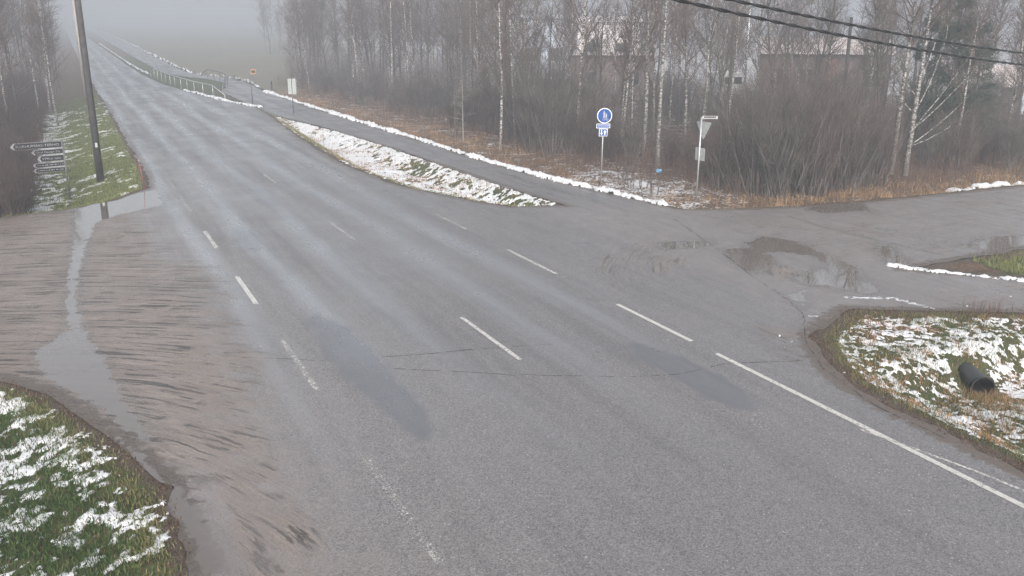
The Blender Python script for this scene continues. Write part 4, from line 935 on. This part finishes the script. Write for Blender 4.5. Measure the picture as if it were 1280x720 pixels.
fg.v = [(.08 + (a - .08) * .82, b_, 3.05 + (c - 3.05) * .82) for a, b_, c in fg.v]; fg.build('symbol', M['letter'], D0)
b = MB().box((-.27, -.06, 2.50), (.34, -.04, 2.695)).build('text_plate', M['white'], e)
MB().box((-.25, -.066, 2.52), (.32, -.061, 2.675)).build('face', M['blue'], b)
m = MB(); g = random.Random(5); xx = -.21
while xx < .27:
    w = g.uniform(.03, .05); m.box((xx, -.070, 2.59), (xx + w, -.067, 2.61)); xx += w + .008
m.build('lettering', M['white'], b)
b = MB().box((-.15, -.06, 2.14), (.23, -.04, 2.475)).build('arrow_plate', M['white'], e)
MB().box((-.13, -.066, 2.16), (.21, -.061, 2.455)).build('face', M['blue'], b)
m = MB(); m.prism([(-.055, 2.42), (-.02, 2.42), (-.02, 2.29), (.02, 2.29), (-.037, 2.19), (-.095, 2.29), (-.055, 2.29)], -.071, -.067)
m.prism([(.095, 2.19), (.13, 2.19), (.13, 2.31), (.175, 2.32), (.113, 2.42), (.05, 2.32), (.095, 2.31)], -.071, -.067); m.build('arrows', M['white'], b)

# give-way sign seen from behind
q = P(870, 250); e = empty('give_way_sign', (*q, gzs(*q)), 0, 'grey back of an inverted triangle sign with a lower plate and white street name board', 'sign')
MB().tube([(0, 0, -.2), (.05, 0, 3.35)], .036, 12).build('post', M['galv'], e, True)
def tri(x, w, z0, z1): return [(x - w, z1), (x + w, z1), (x, z0)]
def place_local(o, rz, loc): o.rotation_euler = (0, 0, rz); o.location = loc
t = MB().prism([(-.37, 3.11), (-.34, 3.16), (.34, 3.16), (.37, 3.11), (.04, 2.50), (0, 2.47), (-.04, 2.50)], .045, .065).build('triangle', M['signback'], e); place_local(t, R(-78), (.14, 0, 0))
m = MB(); m.box((-.22, .030, 3.02), (.22, .046, 3.05)); m.box((-.12, .030, 2.58), (.12, .046, 2.61)); k = m.build('clamp', M['galv'], t)
t = MB().box((-.27, .045, 1.62), (.27, .062, 2.13)).build('lower_plate', M['signback'], e); place_local(t, R(-84), (.02, 0, 0))
MB().box((-.06, .030, 1.68), (.02, .046, 2.08)).build('channel', M['darksteel'], t)
t = MB().box((.05, -.05, 3.29), (.68, -.03, 3.41)).build('street_name_board', M['letter'], e); place_local(t, R(-24), (0, 0, 0))
m = MB(); g = random.Random(8); xx = .13
while xx < .60:
    w = g.uniform(.022, .04); hh = g.uniform(.03, .045); m.box((xx, -.056, 3.355 - hh * .7), (xx + w, -.052, 3.355 + hh)); xx += w + .012
m.build('lettering', M['black'], t)

# far signs
q = P(316, 131); e = empty('bus_stop_sign', (*q, gzs(*q)), -R(0), 'small orange bus stop sign on a dark post in the mist', 'sign')
MB().tube([(0, 0, -.2), (0, 0, 3.0)], .045, 10).build('post', M['darksteel'], e, True); b = MB().box((.0, -.05, 2.60), (.48, -.02, 3.02)).build('plate', M['orange'], e)
MB().box((.10, -.056, 2.72), (.38, -.052, 2.90)).build('symbol', M['black'], b)
q = P(367, 143); e = empty('road_sign', (*q, gzs(*q)), 0, 'square grey back of a tall road sign on the snow strip', 'sign')
MB().tube([(0, 0, -.2), (0, 0, 2.6)], .04, 10).build('post', M['darksteel'], e, True)
for s in (-1, 1): MB().box((.03 * s + (-.28 if s < 0 else 0), -.05, 1.55), (.03 * s + (0 if s < 0 else .28), -.025, 2.72)).build('plate', M['signback'], e)
for s in (1.8, 2.4): MB().box((-.30, -.022, s), (.30, -.006, s + .05)).build('clamp', M['galv'], e)
def stake(px, py, h, mat, label, lean=0.):
    q = P(px, py); e = empty('snow_stake', (*q, gzs(*q)), 0, label, 'stake'); MB().tube([(0, 0, -.1), (lean, 0, h)], [.014, .010], 8).build('rod', M[mat], e, True)
    MB().tube([(lean * .85, 0, h * .85), (lean * .94, 0, h * .94)], .018, 8).build('reflector', M['stake'], e, True)
stake(181, 236, 1.3, 'redpaint', 'thin red snow stake at the road corner on the left verge', -.12)
stake(405, 182, 1.1, 'stake', 'thin brown snow stake on the snow strip beside the road')
stake(248, 112, 1.3, 'stake', 'thin stake on the far green wedge behind the railing')
# railings
def railing(pts, h, label, mat='rail', post_step=3.2, r=.05, rails=(1.,)):
    P3 = [(x, y, gzs(x, y)) for x, y in pts]; o0 = P3[0]; e = empty('railing', o0, 0, label, 'railing')
    L = [0]
    for a, b in zip(pts[:-1], pts[1:]): L.append(L[-1] + math.hypot(b[0] - a[0], b[1] - a[1]))
    n = max(2, int(round(L[-1] / post_step))); top = []
    for i in range(n + 1):
        s = L[-1] * i / n; x = float(np.interp(s, L, [p_[0] for p_ in pts])); y = float(np.interp(s, L, [p_[1] for p_ in pts])); z = max(gzs(x, y), float(zt(y)) - .25)
        hh = h * (1 if 0 < i < n else .35) ; top.append((x - o0[0], y - o0[1], z - o0[2] + hh))
        MB().tube([(x - o0[0], y - o0[1], z - o0[2] - .3), top[-1]], r, 8).build('post', M[mat], e, True)
    for f_ in rails:
        MB().tube([(a, b, c - h * (1 - f_)) for a, b, c in top], r * 1.35, 8).build('rail', M[mat], e, True)
railing([(10.0, 131), (10.5, 118), (10.9, 110), (11.6, 101), (12.4, 94.5), (13.2, 90)], 1.15, 'long grey guard rail on posts along the road edge in the mist', 'galv', 3.4, .035, (1.,))
railing([(15.6, 124.5), (16.3, 117), (16.6, 110), (15.6, 104), (14.3, 98.5)], 1.1, 'dark railing curving along the path in the mist', 'darksteel', 3.2, .045, (1.,))
railing([(18.9, 97.), (19.6, 100.5), (20.4, 104)], 1.1, 'short dark railing on the outer side of the path bend', 'darksteel', 3.4, .045, (1., .5))

# cables
def cable(pp, dists, label):
    pts = []
    for (px, py), dd in zip(pp, dists):
        r_ = ray(px, py); k = dd / math.hypot(r_[0], r_[1]); pts.append(Vector((r_[0] * k, r_[1] * k, CH + r_[2] * k)))
    # smooth catenary-like curve through the measured points (quadratic fit on distance)
    n = len(pts); s = np.array([(p_ - pts[0]).length for p_ in pts]); zc_ = np.polyfit(s, [p_.z for p_ in pts], 2); xc_ = np.polyfit(s, [p_.x for p_ in pts], 1); yc_ = np.polyfit(s, [p_.y for p_ in pts], 1)
    ts = np.linspace(-16, s[-1] + 22, 460)
    c0 = np.stack([np.polyval(xc_, ts), np.polyval(yc_, ts), np.polyval(zc_, ts)], 1); o0 = c0[0].copy(); c0 = c0 - o0
    e = empty('overhead_cable', o0, 0, label, 'cable', 'two cables across the top right')
    for k in range(2):
        a = ts * 2 * np.pi / 1.1 + k * np.pi; p_ = c0 + np.stack([0 * a, .016 * np.cos(a), .016 * np.sin(a)], 1); p_ = p_[None]
        mesh_np('strand', *tubes(p_, np.full(p_.shape[:2], .017), 6), M['cable'], e)
cable([(855, 0), (920, 13), (1001, 37), (1102, 56), (1197, 71), (1280, 80)], [14, 15.6, 17.8, 20.6, 24, 27.5], 'lower of the two black twisted cables crossing the top right')
cable([(927, 0), (1030, 26), (1137, 46), (1280, 66)], [16, 19, 22.6, 29], 'upper of the two black twisted cables crossing the top right')

# ------------------------------------------------------------------ buildings and yard things behind the wood
M['wall_dark'] = simple('dark_red_brown_cladding', (.12, .092, .090), .8, .3, 1.5)
M['roof_pale'] = simple('pale_rusty_sheet_roof', (.42, .37, .35), .7, .2, 1.2)
M['wall_pale'] = simple('pale_hall_wall', (.62, .60, .60), .7, .08, .8)
M['wall_blue'] = simple('bluish_hall_wall', (.40, .46, .54), .6, .1, .8)
M['glass'] = simple('dark_window_glass', (.03, .035, .04), .15, .1, 2)
M['brick'] = simple('red_brick_pillar', (.30, .13, .10), .8, .25, 6)
M['whitep'] = simple('white_vehicle_paint', (.72, .73, .74), .4, .05, 3)
M['tyre'] = simple('tyre_rubber', (.02, .02, .02), .8, .2, 9)
def zpix(py, dist, px):
    r_ = ray(px, py); return CH + r_[2] * dist / math.hypot(r_[0], r_[1])
def hall(px0, px1, dist, ytop, label, wall, roof, windows, roofh, depth_=12, name='building'):
    a = col_at(px0, dist); b = col_at(px1, dist); W = math.hypot(b[0] - a[0], b[1] - a[1]); rz = math.atan2(b[1] - a[1], b[0] - a[0])
    mid_ = ((a[0] + b[0]) / 2, (a[1] + b[1]) / 2); zb = gzs(*mid_) - .3; H_ = zpix(ytop, dist, (px0 + px1) / 2) - zb
    e = empty(name, (a[0], a[1], zb), rz, label, 'building')
    MB().box((0, 0, 0), (W, depth_, H_ - roofh)).build('wall', M[wall], e)
    MB().prism([(0, 0), (0, 0), (0, 0)], 0, 0)
    rf = MB(); z0 = H_ - roofh + .004; rf.add([(-.4, -.5, z0), (W + .4, -.5, z0), (W + .4, depth_ + .5, z0), (-.4, depth_ + .5, z0), (-.4, depth_ / 2, z0 + roofh), (W + .4, depth_ / 2, z0 + roofh)],
                   [(0, 1, 5, 4), (2, 3, 4, 5), (0, 4, 3), (1, 2, 5), (3, 2, 1, 0)]); rf.build('roof', M[roof], e)
    for (u, v0, v1, w, mt) in windows:
        f_ = MB().box((W * u, -.04, H_ * v0), (W * u + w, -.003, H_ * v1)).build('window', M['stake' if mt == 'glass' else mt], e)
        if mt == 'glass': MB().box((W * u + .08, -.055, H_ * v0 + .08), (W * u + w - .08, -.043, H_ * v1 - .08)).build('pane', M['glass'], f_)
    return e
hall(952, 1118, 84, 48, 'low dark building with a pale rusty roof behind the shrub clump', 'wall_dark', 'roof_pale', [(.12, .35, .6, 1.4, 'glass'), (.3, .35, .6, 1.4, 'glass'), (.52, .1, .72, .9, 'brick'), (.8, .35, .6, 1.4, 'glass')], 1.3)
hall(722, 800, 118, 19, 'pale hall gable behind the birches above the dark shed', 'wall_pale', 'wall_pale', [(.12, .45, .6, 2., 'glass'), (.6, .45, .6, 2., 'glass')], .8, 20)
hall(640, 716, 124, 17, 'bluish grey hall wing left of the pale gable', 'wall_blue', 'wall_blue', [(.2, .3, .5, 2., 'glass'), (.6, .3, .5, 2., 'glass')], .6, 20)
hall(715, 818, 96, 66, 'long dark shed standing in front of the pale hall', 'wall_dark', 'roof_pale', [(.15, .3, .6, 1.2, 'glass'), (.7, .3, .6, 1.2, 'glass')], .25, 8, 'shed')
hall(1222, 1330, 86, 84, 'small bluish grey house glimpsed at the right edge of the wood', 'wall_blue', 'roof_pale', [(.1, .35, .65, 1.2, 'glass'), (.4, .35, .65, 1.2, 'glass')], 1.6, 9, 'house')
# parked white van and flagpole
a = col_at(921, 92); zb = gzs(*a); e = empty('parked_van', (a[0], a[1], zb), -R(18), 'white box van parked behind the birches near the flagpole', 'van')
vb = MB().prism([(-1.1, .35), (1.1, .35), (1.1, 2.5), (1.0, 2.62), (-1.0, 2.62), (-1.1, 2.5)], 0, 4.4).build('body', M['whitep'], e)
MB().box((-.85, -.012, 1.55), (.85, -.002, 2.2)).build('windscreen', M['glass'], e)
for sx in (-1, 1):
    for yy in (.9, 3.5): MB().tube([(sx * 1.12, yy, .36), (sx * .9, yy, .36)], .36, 16).build('wheel', M['tyre'], e, True)
    MB().box((sx * .8 - .15, -.02, .75), (sx * .8 + .15, -.003, .95)).build('headlight', M['galv'], e)
MB().box((-1.0, -.03, .38), (1.0, -.004, .55)).build('bumper', M['darksteel'], e)
a = col_at(936, 88); e = empty('flagpole', (*a, gzs(*a)), 0, 'tall thin white flagpole rising behind the birches', 'flagpole')
MB().tube([(0, 0, -.2), (0, 0, 13)], [.09, .055], 10).build('shaft', M['whitep'], e, True); MB().tube([(0, 0, 13), (0, 0, 13.16)], [.11, .05], 10).build('finial', M['whitep'], e, True)
q = P(820, 246); e = empty('plastic_scrap', (q[0] + .02, q[1] - .1, gzs(*q) + 1.12), 0, 'crumpled pale blue plastic scrap hanging in the dark sapling', 'litter')
g = np.random.default_rng(9); n = 9; X, Y = np.meshgrid(np.linspace(-.13, .13, n), np.linspace(-.08, .08, n))
mesh_np('sheet', np.stack([X.ravel(), g.normal(size=n * n) * .03, Y.ravel() + g.normal(size=n * n) * .015], 1), grid_faces(n, n), M['bluebag'], e)

# ------------------------------------------------------------------ air, sky, sun
m = bpy.data.materials.new('fog_air'); m.use_nodes = True; nt = m.node_tree; nt.nodes.clear()
out = nt.nodes.new('ShaderNodeOutputMaterial'); pv = nt.nodes.new('ShaderNodeVolumePrincipled'); pv.inputs['Density'].default_value = .0043; pv.inputs['Color'].default_value = (.375, .405, .445, 1); pv.inputs['Anisotropy'].default_value = 0.
nt.links.new(pv.outputs[0], out.inputs['Volume'])
hz = MB().box((-940, -66, -6), (940, 1290, 27)).build('haze', m); tag(hz, kind='stuff')
m.cycles.homogeneous_volume = True if hasattr(m.cycles, 'homogeneous_volume') else False

w = bpy.data.worlds.new('World'); sc.world = w; w.use_nodes = True; nt = w.node_tree; bg = nt.nodes['Background']
sky = nt.nodes.new('ShaderNodeTexSky'); sky.sky_type = 'NISHITA'; sky.sun_disc = False; SE, SR = R(28), R(200)
sky.sun_elevation = SE; sky.sun_rotation = SR; sky.dust_density = 6; sky.air_density = 1.; sky.ozone_density = 1.
hs = nt.nodes.new('ShaderNodeHueSaturation'); hs.inputs['Saturation'].default_value = .36; nt.links.new(sky.outputs[0], hs.inputs['Color']); nt.links.new(hs.outputs[0], bg.inputs['Color'])
bg.inputs['Strength'].default_value = .10
sd = bpy.data.lights.new('sun', 'SUN'); sd.energy = .7; sd.angle = R(40); sd.color = (1, .97, .93); so = bpy.data.objects.new('sun', sd); C.objects.link(so)
dv = Vector((math.sin(SR) * math.cos(SE), math.cos(SR) * math.cos(SE), math.sin(SE))); so.rotation_euler = dv.to_track_quat('Z', 'Y').to_euler(); so.location = (0, 0, 60)

# ------------------------------------------------------------------ render
sc.view_settings.view_transform = 'Standard'; sc.view_settings.look = 'None'; sc.view_settings.exposure = 1.93; sc.view_settings.gamma = 1
cy = sc.cycles; cy.max_bounces = 6; cy.diffuse_bounces = 3; cy.glossy_bounces = 2; cy.transparent_max_bounces = 8; cy.volume_bounces = 2; cy.use_denoising = True
try: cy.denoiser = 'OPENIMAGEDENOISE'; cy.denoising_prefilter = 'NONE'
except Exception: pass
cy.use_adaptive_sampling = True; cy.adaptive_threshold = .012; cy.caustics_reflective = False; cy.caustics_refractive = False; cy.sample_clamp_indirect = 4
